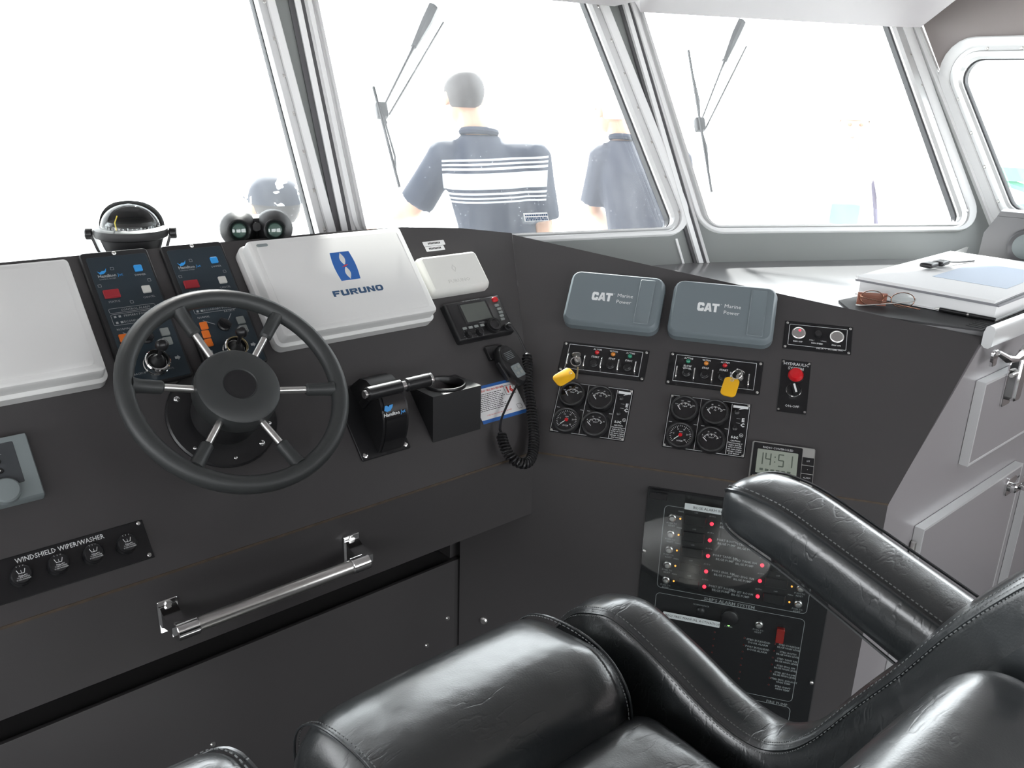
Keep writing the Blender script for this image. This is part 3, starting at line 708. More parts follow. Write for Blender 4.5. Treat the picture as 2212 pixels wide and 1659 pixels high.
# --- throttle lever
P = thing('jet_throttle', 'black throttle lever housing with blue and white company name', 'throttle', FA, (.285, -.08, 0))
part('base_plate', plate(B(), .228, .342, -.156, .004, .0005, .005, .004), BLK, P)
for x, y in ((.238, -.146), (.332, -.146), (.238, -.006), (.332, -.006)):
    part('plate_screw', sphere(B(), (x, y, .0045), .0062, 12, 6, (1, 1, .55)), CHR, P)
prof = [(-.148, .004), (-.146, .012), (-.138, .030), (-.124, .052), (-.106, .070), (-.086, .082), (-.064, .087), (-.040, .084), (-.018, .072), (-.004, .052), (.0, .020), (.0, .004)]
part('drum', loft(B(), [[Vector((x, y, z_)) for y, z_ in prof] for x in (.266, .270, .322, .326)]), BLK, P, smooth=30)
prof2 = [(-.150, .0045), (-.147, .014), (-.139, .033), (-.125, .055), (-.107, .073), (-.087, .0855), (-.066, .0905)]
part('cover_band', loft(B(), [[Vector((x, y, z_)) for y, z_ in prof2]+[Vector((x, y+.004, z_-.004)) for y, z_ in prof2[::-1]] for x in (.272, .320)]), mat('gloss_black', (.010, .010, .011), .12, coat=.4), P, smooth=30)
sl = math.atan2(.0855-.073, .107-.087)
MT = T(.288, -.098, .0805) @ RX(sl)
bm = B(); text(bm, 'Hamilton', .0098, -.0225, -.002, .0012, MT, align='LEFT', bold=.0003); letters(bm, TXT, P)
bm = B(); text(bm, 'Jet', .0098, .0170, -.002, .0012, MT, align='LEFT', bold=.0002)
prism(bm, [(-.020+a_, .0075+b_) for a_, b_ in ((0, 0), (.006, -.0035), (.014, -.002), (.019, .004), (.021, .009), (.013, .009), (.010, .006), (.007, .009), (.002, .009))], .0008, .0012, MT); part('logo', bm, SKYB, P, stuff=True, smooth=0)
ax = (1, 0, 0)
part('lever_head', cyl(B(), (.243, -.053, .092), ax, .0135, .078, 24, bev=.002), BLK, P)
part('head_cap', cyl(B(), (.236, -.053, .092), ax, .0085, .009, 16, bev=.001), CHR, P)
part('neck_ring', cyl(B(), (.321, -.053, .092), ax, .0100, .010, 20, bev=.001), CHR, P)
g_ = part('grip', cyl(B(), (.331, -.053, .092), ax, .0135, .058, 24, bev=.003), BLK, P)
part('grip_collar', cyl(B(), (.388, -.053, .092), ax, .0142, .006, 20, bev=.001), CHR, g_); part('grip_end', cyl(B(), (.394, -.053, .092), ax, .010, .004, 16, bev=.001), BLK, g_)
part('lever_arm', box(B(), .262, .268, -.058, -.040, .02, .10, bev=.002), BLK, P)

# --- autopilot head at the left edge
P = thing('autopilot_head', 'grey autopilot control head with three oval keys and round knob', 'autopilot', FA, (-.39, -.014, 0))
part('case', shell(B(), -.470, -.315, -.068, .042, .004, [(0, .0005), (0, .012), (.002, .019), (.003, .021)]), GREYC, P)
z = .0212
part('face_plate', plate(B(), -.463, -.338, -.040, .030, z-.0003, z+.0006, .002), mat('dark_face', (.05, .055, .06), .4), P)
bm = B(); text(bm, 'ComNav', .0135, -.385, .020, z+.0009, bold=.0002); box(bm, -.412, -.358, .0115, .0121, z+.0006, z+.0009); letters(bm, TXTD, P)
for i, s in enumerate(('NAV', 'AUTO', 'P.STR')):
    k = part('mode_key', plate(B(), -.385, -.361, .0005-.0155*i-.0042, .0005-.0155*i+.0042, z+.0004, z+.003, .004), BLK, P)
    bm = B(); text(bm, s, .0058, -.373, .0005-.0155*i, z+.0033, bold=.0002); part('key_legend', bm, TXT, k, stuff=True, smooth=0)
part('course_knob', lathe(B(), [(.0205, z-.0003), (.020, z+.010), (.0175, z+.013), (.010, z+.0135)], T(-.367, -.050, 0), 28), GREYC, P)

# --- windshield wiper switch plate
P = thing('wiper_switch_panel', 'black wiper and washer switch plate with four round knobs', 'switch panel', FA, (-.31, -.18, 0))
part('plate', plate(B(), -.445, -.190, -.212, -.145, .0004, .0024, .001), PANEL, P)
bm = B(); text(bm, 'WINDSHIELD WIPER/WASHER', .0110, -.316, -.1545, .0027, sx=.86, bold=.0001); letters(bm, TXT, P)
for x, y in ((-.197, -.150), (-.197, -.206), (-.438, -.150), (-.438, -.206)):
    bm = B(); screw(bm, x, y, .0023, .0034); part('plate_screw', bm, STEEL, P)
for x in (-.379, -.3275, -.277, -.2265):
    k = part('wiper_knob', lathe(B(), [(.0150, .0022), (.0152, .010), (.0145, .012), (.0150, .013), (.0148, .019), (.0130, .0215), (.008, .0225)], T(x, -.180, 0), 28), BLK, P)
    bm = B(); zz = .0227
    prism(bm, [(x-.0062, -.1735), (x-.0040, -.1795), (x+.0040, -.1795), (x+.0062, -.1735), (x+.0055, -.1728), (x+.0034, -.1787), (x-.0034, -.1787), (x-.0055, -.1728)], zz, zz+.0003)
    torus(bm, (x, -.1768, zz), (0, 0, 1), .0068, .00035, 10, 4, a0=rad(50), a1=rad(130)); bar(bm, x, -.1795, x, -.1745, .0006, zz, zz+.0003)
    for d_ in (-.004, 0, .004): bar(bm, x+d_, -.1690, x+d_*1.2, -.1672, .0005, zz, zz+.0003)
    for j, s in enumerate(('PULL-ON', 'TURN-WIPER', 'PUSH-WASHER')): text(bm, s, .0029, x+.001, -.1828-.0030*j, zz+.0003)
    part('knob_legend', bm, TXT, k, stuff=True, smooth=0)

# --- steering wheel
e45 = rad(45); Hub = Vector((.583, 1.360, .995))
FWH = frame(Hub, (1, 0, 0), (0, math.cos(e45), math.sin(e45)), (0, -math.sin(e45), math.cos(e45)))
Wl = thing('steering_wheel', 'black six-spoke ship steering wheel with chrome spokes', 'steering wheel', FWH)
part('rim', torus(B(), (0, 0, 0), (0, 0, 1), .1835, .0158, 72, 14), RUB, Wl)
part('hub', lathe(B(), [(.070, -.038), (.0735, -.030), (.0735, -.004), (.0715, .004), (.066, .0085), (.040, .011), (.0305, .0115), (.029, .0095), (.028, .0095)], I4, 48), RUB, Wl)
part('hub_cap', lathe(B(), [(.028, .008), (.0275, .0105), (.022, .0112), (.020, .0106)], I4, 32), BLK, Wl)
for k in range(6):
    a_ = rad(46+60*k); d_ = Vector((math.cos(a_), math.sin(a_), 0)); q_ = Vector((-d_.y, d_.x, 0))
    sp_ = part('spoke', tube(B(), [d_*.062+Vector((0, 0, -.012)), d_*.172+Vector((0, 0, -.002))], .0062, 12), STEEL, Wl)
    part('spoke_sleeve', tube(B(), [d_*.122+Vector((0, 0, -.0065)), d_*.125+Vector((0, 0, -.0062)), d_*.150+Vector((0, 0, -.004)), d_*.165+Vector((0, 0, -.002)), d_*.174], [.0085, .0112, .0116, .0125, .0145], 14), RUB, sp_)
Cm = thing('helm_pump', 'round black helm base under the steering wheel with chrome screws', 'helm base', FA, (0, 0, 0))
part('base_disc', lathe(B(), [(.100, .0005), (.100, .004), (.097, .007), (.075, .010), (.060, .013)], I4, 48), BLK, Cm)
part('pump_body', lathe(B(), [(.060, .010), (.058, .040), (.052, .060), (.040, .066), (.020, .070)], T(0, .0, 0) @ RX(rad(3)), 36), BLKM, Cm)
part('collar', torus(B(), (0, 0, .062), (0, 0, 1), .046, .005, 36, 8), STEEL, Cm)
for a_ in (25, 75, 145, 215, 265, 305, 335):
    part('base_screw', sphere(B(), (.085*math.cos(rad(a_)), .085*math.sin(rad(a_)), .0085), .0062 if a_ in (145, 305) else .0036, 10, 6, (1, 1, .6)), CHR, Cm)
# key hanging from the second joystick
kr = thing('key', 'small brass key on wire ring hanging on the jet joystick', 'key', FA, (.06, .118, .04))
part('wire_ring', torus(B(), (.060, .118, .040), (0, .15, 1), .0195, .0009, 28, 6), BRASS, kr)
part('blade', box(B(), .071, .078, .062, .098, .022, .024), BRASS, kr)

# --- compass on the shelf
cx, cy, cz = .566, 1.775, 1.150
Cp = thing('compass', 'black domed marine compass with glass bowl on a bracket', 'compass', I4, (cx, cy, cz))
MC = T(cx, cy, cz) @ RZ(rad(-25)) @ Matrix.Diagonal((.92, .92, .92, 1))
part('bracket_foot', plate(B(), -.055, .055, -.035, .035, 0, .006, .006, MC), BLK, Cp)
for s_ in (-1, 1):
    part('bracket_arm', loft(B(), [[MC @ Vector((s_*x+dx, y, z_)) for dx, y in ((-.003, -.014*w_), (.003, -.014*w_), (.003, .014*w_), (-.003, .014*w_))] for x, z_, w_ in ((.055, .003, 1.3), (.068, .025, 1), (.078, .055, .8), (.078, .066, .6))]), BLK, Cp)
    part('pivot_knob', cyl(B(), MC @ Vector((s_*.076, 0, .058)), MC.to_3x3() @ Vector((s_, 0, 0)), .0115, .014, 16, bev=.002), BLK, Cp)
part('bowl', lathe(B(), [(.040, .010), (.052, .016), (.058, .030), (.064, .048), (.073, .052), (.075, .060), (.073, .068), (.066, .072)], MC, 40), BLKM, Cp)
part('card', lathe(B(), [(.050, .070), (.050, .078), (.044, .084), (.010, .086)], MC, 36), BLK, Cp)
bm = B()
for k in range(36):
    a_ = 2*PI*k/36; box(bm, .0502, .0506, -.0012, .0012, .0715, .0765 if k % 3 == 0 else .0745, MC @ RZ(a_))
part('card_marks', bm, TXT, Cp, stuff=True, smooth=0)
part('lubber_line', tube(B(), [MC @ Vector(p) for p in ((-.022, -.050, .072), (-.024, -.047, .088), (-.020, -.035, .100))], .0013, 6), mat('yellow_pin', (.75, .6, .05), .4), Cp)
prof = [(.060*math.cos(rad(t_)), .070+.052*math.sin(rad(t_))) for t_ in range(0, 91, 9)]; prof[-1] = (.002, .122)
part('dome', lathe(B(), prof, MC, 36, False), ACR, Cp)
hood = B(); rings_ = []
for j in range(9):
    t_ = rad(90*j/8); rings_.append([MC @ Vector((.0705*math.cos(t_*.92)*math.cos(rad(20+140*i/20)), .0705*math.cos(t_*.92)*math.sin(rad(20+140*i/20))-.0, .068+.058*math.sin(t_))) for i in range(21)])
loft(hood, rings_, False, False, False); bmesh.ops.solidify(hood, geom=hood.faces[:], thickness=.003); part('hood', hood, BLK, Cp)

# --- binoculars, eyepieces toward the wheel
bx, by, bz = .815, 1.745, 1.150
Bn = thing('binoculars', 'black binoculars lying on the shelf behind the large white cover', 'binoculars', I4, (bx, by, bz))
MB_ = T(bx, by, bz+.044) @ RZ(rad(-24))
for s_ in (-1, 1):
    M_ = MB_ @ T(s_*.036, -.055, .008) @ RX(rad(-96))
    bl = part('barrel', lathe(B(), [(.015, .0), (.021, .004), (.022, .024), (.027, .030), (.038, .046), (.041, .080), (.034, .115), (.033, .150), (.034, .165)], M_, 26), BLKM, Bn)
    part('eyecup', lathe(B(), [(.0225, .012), (.0235, -.010), (.0210, -.012), (.0170, -.004), (.0155, .002)], M_, 26, False, True), BLK, bl)
    part('eye_lens', lathe(B(), [(.0155, -.0005), (.0135, -.003), (.006, -.0045)], M_, 20), mat('coated_lens', (.05, .10, .08), .05, coat=1.), bl)
part('bridge', pillow(B(), .040, .034, .024, .012, MB_ @ T(0, .022, .004), 6), BLKM, Bn)
part('focus_wheel', cyl(B(), MB_ @ Vector((0, -.022, .010)), MB_.to_3x3() @ Vector((0, 1, -.25)), .010, .022, 18, bev=.001), BLK, Bn)

# --- grab bar on the fascia
G = thing('grab_bar', 'brushed steel grab bar with chrome brackets under the wheel', 'grab bar', I4, (.58, 1.28, .65))
yb, zb = 1.222, .656
part('bar', tube(B(), [(.400, yb, zb), (.735, yb, zb)], .0125, 20), STEEL, G)
for x, s_ in ((.410, -1), (.735, 1)):
    br = part('bracket', cyl(B(), (x-.022 if s_ < 0 else x-.024, yb, zb), (1, 0, 0), .0155, .036, 24, bev=.001), CHR, G)
    part('flange', plate(B(), -.017, .017, -.030, .030, 0, .004, .003, frame((x-.006*0+s_*.012, 1.2805, zb+.0), (1, 0, 0), (0, 0, 1), (0, -1, 0))), CHR, br)
    part('stem', loft(B(), [[Vector((x+s_*.012+a_*.014, y, zb+b_*hh)) for a_, b_ in ((-1, -1), (1, -1), (1, 1), (-1, 1))] for y, hh in ((1.278, .020), (1.262, .012), (1.245, .008), (1.225, .008))]), CHR, br)
    for dz in (-.020, .022): part('flange_screw', cyl(B(), (x+s_*.012, 1.2765, zb+dz), (0, -1, 0), .006, .004, 6, .0055), STEEL, br)

# ================================================================== THINGS ON THE ANGLED CONSOLE (frame FB)
for i, (x0, x1, y0, y1, lab) in enumerate(((-.004, .222, .320, .466, 'slate grey engine display cover nearer the radio corner'), (.242, .476, .319, .466, 'slate grey engine display cover nearer the counter end'))):
    P = thing('engine_display_cover', lab, 'cover', FB, ((x0+x1)/2, (y0+y1)/2, 0), 'engine display covers')
    h = .032
    part('shell', shell(B(), x0, x1, y0, y1, .024, [(0, .0005), (0, .018), (.0015, .020), (.003, .027), (.008, h)]), CATG, P)
    part('finger_pad', shell(B(), x1-.058, x1-.022, y0+.013, y1-.014, .004, [(0, h-.0005), (0, h+.0012), (.0015, h+.0022), (.003, h+.0012)]), CATG, P)
    bm = B(); zz = h+.0004; tx = x0+.060
    GC = {'C': [[(.0, .18), (.36, .30), (.36, .70), (0, .82)], [(0, .82), (.36, .70), (.62, .70), (.62, .60), (.96, .60), (.96, .84), (.82, 1), (.16, 1)], [(.16, 0), (.82, 0), (.96, .16), (.96, .40), (.62, .40), (.62, .30), (.36, .30), (0, .18)]],
          'A': [[(-.08, 0), (.30, 0), (.58, 1), (.30, 1)], [(.66, 0), (1.04, 0), (.74, 1), (.46, 1)], [(.2, .16), (.8, .16), (.72, .42), (.28, .42)]],
          'T': [[(-.02, .74), (1.0, .74), (1.0, 1), (-.02, 1)], [(.30, 0), (.66, 0), (.66, .74), (.30, .74)]]}
    strokes(bm, 'CAT', tx+.001, y0+.0645, .0158, .0225, .0006, zz-.0003, GC); text(bm, 'Marine', .0135, tx+.060, y0+.083, zz, align='LEFT', res=2); text(bm, 'Power', .0135, tx+.060, y0+.066, zz, align='LEFT', res=2)
    rim(bm, tx+.0525, tx+.0545, y0+.085, y0+.087, .001, .0004, zz); letters(bm, TXT, P)
    part('logo_triangle', prism(B(), [(tx+.0215, y0+.0645), (tx+.0295, y0+.0645), (tx+.0255, y0+.0690)], zz, zz+.0004), CATG, P, smooth=0)

def lamp(x, y, m, par, r=.0055):
    l = part('lamp', sphere(B(), (x, y, .0032), r, 14, 8, (1, 1, .9)), m, par); part('lamp_ring', torus(B(), (x, y, .0028), (0, 0, 1), r+.0008, .0011, 18, 6), BLK, l)
def engine_panel(x0, x1, y0, y1, label, leds, words, keyx, keyfirst):
    P = thing('engine_start_panel', label, 'switch panel', FB, ((x0+x1)/2, (y0+y1)/2, 0), 'engine start panels')
    part('plate', plate(B(), x0, x1, y0, y1, .0004, .0022, .003), PANEL, P)
    bm = B(); rim(bm, x0+.015, x1-.014, y0+.010, y1-.006, .001, .0009, .0022)
    for x, s in leds: text(bm, s[0], .0060, x, y1-.013, .0026, bold=.0001)
    for x, s in words:
        for j, q in enumerate(s.split('|')): text(bm, q, .0064, x, y1-.0325-.0065*j, .0026, bold=.0002)
    letters(bm, TXT, P)
    for x, s in leds: lamp(x, y1-.0205, s[1], P)
    for x, s in words:
        bt = part('push_button', lathe(B(), [(.0095, .002), (.0095, .0045), (.0075, .006), (.0072, .0085), (.006, .0095)], T(x, y1-.050, 0), 20), BLK, P)
    part('key_switch', lathe(B(), [(.0085, .002), (.0085, .005), (.007, .008), (.006, .008)], T(keyx, y1-.046, 0), 22), STEEL, P)
    gx = [x0+.022+.0392*k for k in range(5)]
    for x in gx: part('guard_bar', tube(B(), spl([(x, y0+.012, .002), (x, y0+.012, .016), (x, y0+.016, .021), (x, y0+.036, .021), (x, y0+.040, .016), (x, y0+.040, .002)], 3), .0017, 8), CHR, P)
    for x, y in ((x0+.006, y0+.006), (x1-.006, y0+.006), (x0+.006, y1-.006), (x1-.006, y1-.006)):
        bm = B(); screw(bm, x, y, .0021, .0032); part('plate_screw', bm, STEEL, P)
    return P
engine_panel(.008, .210, .203, .283, 'port engine start panel with yellow tag hanging left, under left grey cover', [(.091, ('ALARM', LREDO)), (.129, ('WARN', LAMBO)), (.168, ('ACTIVE', LGRNO))], [(.089, 'START'), (.128, 'STOP'), (.167, 'SYNC')], .050, True)
engine_panel(.257, .463, .204, .287, 'starboard engine start panel with slow vessel button under right grey cover', [(.300, ('ACTIVE', LGRNO)), (.340, ('WARN', LAMBO)), (.381, ('ALARM', LREDO))], [(.300, 'SLOW|VESSEL'), (.340, 'STOP'), (.380, 'START')], .416, False)

def key_tag(label, keyx, keyy, ringc, ringax, tagM, keyrot):
    P = thing('ignition_key', label, 'key', FB, (keyx, keyy, .01), 'ignition keys')
    part('blade', box(B(), -.0011, .0011, -.004, .004, 0, .016, T(keyx, keyy, .009)), STEEL, P)
    part('bow', shell(B(), -.010, .010, .0, .020, .008, [(0, -.001), (0, .001)], T(keyx, keyy, .024) @ RZ(keyrot) @ RX(PI/2) @ T(0, -.004, 0)), STEEL, P)
    part('split_ring', torus(B(), ringc, ringax, .0115, .0011, 28, 6), STEEL, P)
    tg = part('tag', shell(B(), -.0165, .0165, -.0245, .0245, .010, [(0, -.0016), (0, .0012), (.001, .0018)], tagM), YEL, P, 'yellow plastic tag')
    part('eyelet', torus(B(), (0, .018, .0018), (0, 0, 1), .0032, .0008, 14, 5, tagM), STEEL, tg)
    return P
k1 = key_tag('ignition key with slanting yellow tag in the port start panel', .050, .237, (.053, .218, .032), (.2, .1, 1), T(.034, .176, .032) @ RZ(rad(-42)) @ RX(rad(-10)), .2)
part('spare_key', box(B(), -.0018, .0018, -.030, 0, -.0006, .0006, T(.060, .206, .030) @ RZ(rad(6))), BRASS, k1)
key_tag('ignition key with upright yellow tag in the starboard start panel', .416, .241, (.410, .232, .034), (-.4, .1, 1), T(.399, .200, .034) @ RZ(rad(-8)) @ RX(rad(-8)), -.3)

def gauge(P, x, y, kind, r=.0305):
    M_ = T(x, y, 0)
    g = part('gauge_bezel', lathe(B(), [(r, .002), (r, .012), (r-.001, .0145), (r-.0035, .0155), (r-.0055, .0145), (r-.006, .012)], M_, 36, True, False), BLK, P)
    part('dial', lathe(B(), [(r-.0058, .0118), (.002, .0119)], M_, 36), GLASSD, g)
    bm = B(); z_ = .0121; rr = r-.0075
    if kind == 'tach':
        for k in range(26):
            a_ = rad(225-270*k/25); L_ = .003 if k % 5 else .005
            bar(bm, x+(rr-L_)*math.cos(a_), y+(rr-L_)*math.sin(a_), x+rr*math.cos(a_), y+rr*math.sin(a_), .0007, z_, z_+.0002)
        for k in range(6):
            a_ = rad(225-54*k); text(bm, str(k*5), .0046, x+(rr-.0085)*math.cos(a_), y+(rr-.0085)*math.sin(a_), z_+.0002)
        text(bm, 'RPM', .0038, x, y+.0075, z_+.0002); text(bm, '00128', .0052, x, y-.014, z_+.0002)
    else:
        for k in range(13):
            a_ = rad(145-110*k/12); L_ = .0026 if k % 3 else .0050
            q0 = (x+(rr-.004-L_)*math.cos(a_), y-.006+(rr-.004-L_)*math.sin(a_)); q1 = (x+(rr-.004)*math.cos(a_), y-.006+(rr-.004)*math.sin(a_))
            bar(bm, *q0, *q1, .0010, z_, z_+.0002)
        for k, s in enumerate({'temp': ('100', '150', '200', '250'), 'oil': ('0', '30', '60', '100'), 'volt': ('8', '12', '14', '16')}[kind]):
            a_ = rad(145-110*k/3); text(bm, s, .0042, x+(rr+.0002)*math.cos(a_)*.98, y-.006+(rr+.0002)*math.sin(a_), z_+.0002)
        text(bm, {'temp': 'TEMP', 'oil': 'PSI', 'volt': 'VOLT'}[kind], .0042, x, y+.0035, z_+.0002)
    part('dial_marks', bm, TXT, g, stuff=True, smooth=0)
    an = {'tach': 222, 'temp': 128, 'oil': 132, 'volt': 138}[kind]; a_ = rad(an)
    o_ = (x, y) if kind == 'tach' else (x-.0085, y-.006); L_ = rr*.72 if kind == 'tach' else .012
    part('needle', bar(B(), o_[0]-.3*L_*math.cos(a_) if kind == 'tach' else o_[0], o_[1]-.3*L_*math.sin(a_) if kind == 'tach' else o_[1], o_[0]+L_*math.cos(a_), o_[1]+L_*math.sin(a_), .0013, .0126, .0132), TXT, g, smooth=0)
    if kind == 'tach': part('needle_hub', lathe(B(), [(.0042, .0122), (.0042, .0138), (.003, .0142)], M_, 16), LREDO, g)
def gauge_panel(x0, x1, y0, y1, label):
    P = thing('gauge_panel', label, 'gauge panel', FB, ((x0+x1)/2, (y0+y1)/2, 0), 'gauge panels')
    part('plate', plate(B(), x0, x1, y0, y1, .0004, .0020, .002), PANEL, P)
    gx, gy = (x0+.036, x0+.101), (y0+.094, y0+.029)
    gauge(P, gx[0], gy[0], 'temp'); gauge(P, gx[1], gy[0], 'oil'); gauge(P, gx[0], gy[1], 'tach'); gauge(P, gx[1], gy[1], 'volt')
    bm = B(); rim(bm, x0+.002, x1-.002, y0+.002, y1-.002, .001, .0009, .0020)
    bar(bm, x0+.0685, y0+.004, x0+.0685, y1-.004, .0009, .002, .0024); bar(bm, x0+.135, y0+.004, x0+.135, y1-.006, .0009, .002, .0024)
    for x in (x0+.006, x0+.060, x0+.076, x0+.126): bar(bm, x, y0+.0615, x+.007, y0+.0615, .0009, .002, .0024)
    box(bm, x0+.138, x1-.005, y1-.014, y1-.008, .002, .0024); prism(bm, [(x0+.150, y1-.018), (x0+.162, y1-.014), (x0+.154, y1-.014)], .002, .0024)
    tx = x0+.162; z_ = .0024
    text(bm, 'S-3C', .0075, x0+.149, y0+.044, z_, bold=.0003); torus(bm, (tx, y0+.051, z_), (0, 0, 1), .0038, .0004, 14, 4); bar(bm, tx-.002, y0+.051, tx+.002, y0+.051, .0012, z_, z_+.0002)
    text(bm, 'C', .0115, tx, y0+.0745, z_, bold=.0006); text(bm, 'E', .0115, tx, y0+.0865, z_, bold=.0006)
    bar(bm, x0+.148, y0+.0785, x0+.156, y0+.0785, .0005, z_, z_+.0002); bar(bm, x0+.148, y0+.089, x0+.156, y0+.089, .0005, z_, z_+.0002)
    for j, s in enumerate(('CAUTION:', 'Disconnecting or', 'engine that has', 'water oil switch', 'can cause engine', 'damage. Consult', 'your manual.')): text(bm, s, .0044, x0+.152, y0+.036-.0048*j, z_, bold=.0001)
    letters(bm, TXT, P)
    for j in (.104, .066): part('toggle', lathe(B(), [(.006, .002), (.006, .004), (.0025, .006), (.003, .012)], T(x0+.147, y0+j, 0), 14), BLK, P)
    for x, y in ((x0+.005, y0+.005), (x1-.005, y0+.005), (x0+.005, y1-.005), (x1-.005, y1-.005)):
        bm = B(); screw(bm, x, y, .002, .0030); part('plate_screw', bm, STEEL, P)
gauge_panel(.020, .191, .052, .180, 'port engine four-gauge panel next to the coiled cord')
gauge_panel(.273, .448, .053, .181, 'starboard engine four-gauge panel left of the digital clock')

# fan control
P = thing('fan_control_panel', 'small black fan control panel with two round silver buttons', 'control panel', FB, (.571, .363, 0))
part('plate', plate(B(), .499, .643, .327, .398, .0004, .0020, .002), PANEL, P)
bm = B(); rim(bm, .509, .632, .337, .390, .002, .0008, .002); z_ = .0024
text(bm, 'FAN OFF', .0050, .530, .347, z_, bold=.0001); text(bm, 'FAN SPEED', .0050, .571, .347, z_, bold=.0001); text(bm, 'FAN ON', .0050, .611, .347, z_, bold=.0001)
text(bm, 'MIN /', .0045, .559, .354, z_); text(bm, '\\ MAX', .0045, .584, .354, z_); text(bm, 'DELTA "T" SYSTEMS, INC.', .0050, .598, .3355, z_, bold=.0001); letters(bm, TXT, P)
for x in (.530, .611):
    b_ = part('silver_button', lathe(B(), [(.0150, .002), (.0150, .004), (.0135, .0052), (.0125, .0048), (.0122, .0044), (.006, .0044)], T(x, .369, 0), 28), STEEL, P)
    if x < .55: part('indicator', lathe(B(), [(.0028, .0044), (.0024, .0052)], T(x+.002, .375, 0), 12), LEDR, b_)
part('speed_knob', lathe(B(), [(.0075, .002), (.007, .010), (.005, .011)], T(.571, .369, 0), 16), BLK, P)
for x, y in ((.504, .332), (.638, .332), (.504, .393), (.638, .393)): bm = B(); screw(bm, x, y, .002, .003); part('plate_screw', bm, STEEL, P)
# hydraulic switch
P = thing('hydraulic_switch_panel', 'black hydraulic system plate with red lamp and round rotary switch', 'switch panel', FB, (.532, .235, 0))
part('plate', plate(B(), .501, .563, .172, .299, .0004, .0020, .001), PANEL, P)
bm = B(); text(bm, 'HYDRAULIC', .0098, .532, .2890, .0024, bold=.0001); text(bm, 'SYSTEM', .0098, .532, .2785, .0024, bold=.0001); text(bm, 'ON-OFF', .0080, .532, .187, .0024); letters(bm, TXT, P)
lm = part('red_lamp', lathe(B(), [(.0165, .002), (.0165, .006), (.0155, .010), (.0125, .0145), (.006, .016)], T(.533, .262, 0), 28), LREDO, P); part('lamp_collar', torus(B(), (.533, .262, .0035), (0, 0, 1), .0170, .0016, 26, 6), BLK, lm)
sw = part('switch_ring', lathe(B(), [(.0165, .002), (.0165, .007), (.0150, .009), (.0135, .007)], T(.532, .224, 0), 28), CHR, P)
part('switch_dial', lathe(B(), [(.0134, .0066), (.0130, .010), (.008, .0105)], T(.532, .224, 0), 24), BLK, sw); part('switch_handle', box(B(), -.0045, .0045, -.0125, .0125, .009, .018, T(.532, .224, 0) @ RZ(rad(18)), .001), BLK, sw); part('switch_pointer', box(B(), .000, .0040, -.010, .010, .018, .0184, T(.532, .224, 0) @ RZ(rad(18))), TXT, sw)
for x, y in ((.505, .177), (.559, .177), (.505, .294), (.559, .294)): bm = B(); screw(bm, x, y, .002, .0026); part('plate_screw', bm, STEEL, P)
# radio controlled clock
P = thing('digital_clock', 'silver and black digital clock showing 14:51', 'clock', FB, (.524, .046, 0))
part('case', shell(B(), .460, .587, .003, .092, .004, [(0, .0005), (0, .012), (.002, .015)]), mat('silver_plastic', (.42, .42, .40), .35, .4), P)
part('black_front', plate(B(), .463, .562, .006, .088, .0148, .0164, .003), BLK, P)
part('screen', plate(B(), .472, .554, .020, .074, .0162, .0170, .002), LCD, P)
bm = B(); text(bm, 'RADIO CONTROLLED', .0062, .513, .0785, .0168); text(bm, 'ALARM', .0042, .4735, .013, .0168); letters(bm, TXT, P)
bm = B(); 
SEG = {'1': 'bc', '4': 'fgbc', '5': 'afgcd'}
def seven(bm, ch, x, y, w, h_, z_):
    S_ = {'a': (x, y+h_, x+w, y+h_), 'g': (x, y+h_/2, x+w, y+h_/2), 'd': (x, y, x+w, y), 'f': (x, y+h_/2, x, y+h_), 'e': (x, y, x, y+h_/2), 'b': (x+w, y+h_/2, x+w, y+h_), 'c': (x+w, y, x+w, y+h_/2)}
    for s in SEG[ch]: bar(bm, *S_[s], .0024, z_, z_+.0003)
for ch, x in (('1', .474), ('4', .490), ('5', .516), ('1', .533)): seven(bm, ch, x, .040, .010, .026, .0170)
for y in (.047, .058): box(bm, .5075, .5098, y, y+.0024, .0170, .0173)
for k in range(6): box(bm, .480+.011*k, .487+.011*k, .026, .031, .0170, .0172)
part('digits', bm, mat('lcd_segment', (.10, .12, .10), .4), P, stuff=True, smooth=0)
for i, s in enumerate(('SET', '+', 'ALARM')):
    k_ = part('side_key', plate(B(), .563, .586, .052-.0185*i, .069-.0185*i, .0146, .0160, .001), BLK, P); bm = B(); text(bm, s, .0045, .5745, .0605-.0185*i, .0163); part('key_legend', bm, TXT, k_, stuff=True, smooth=0)

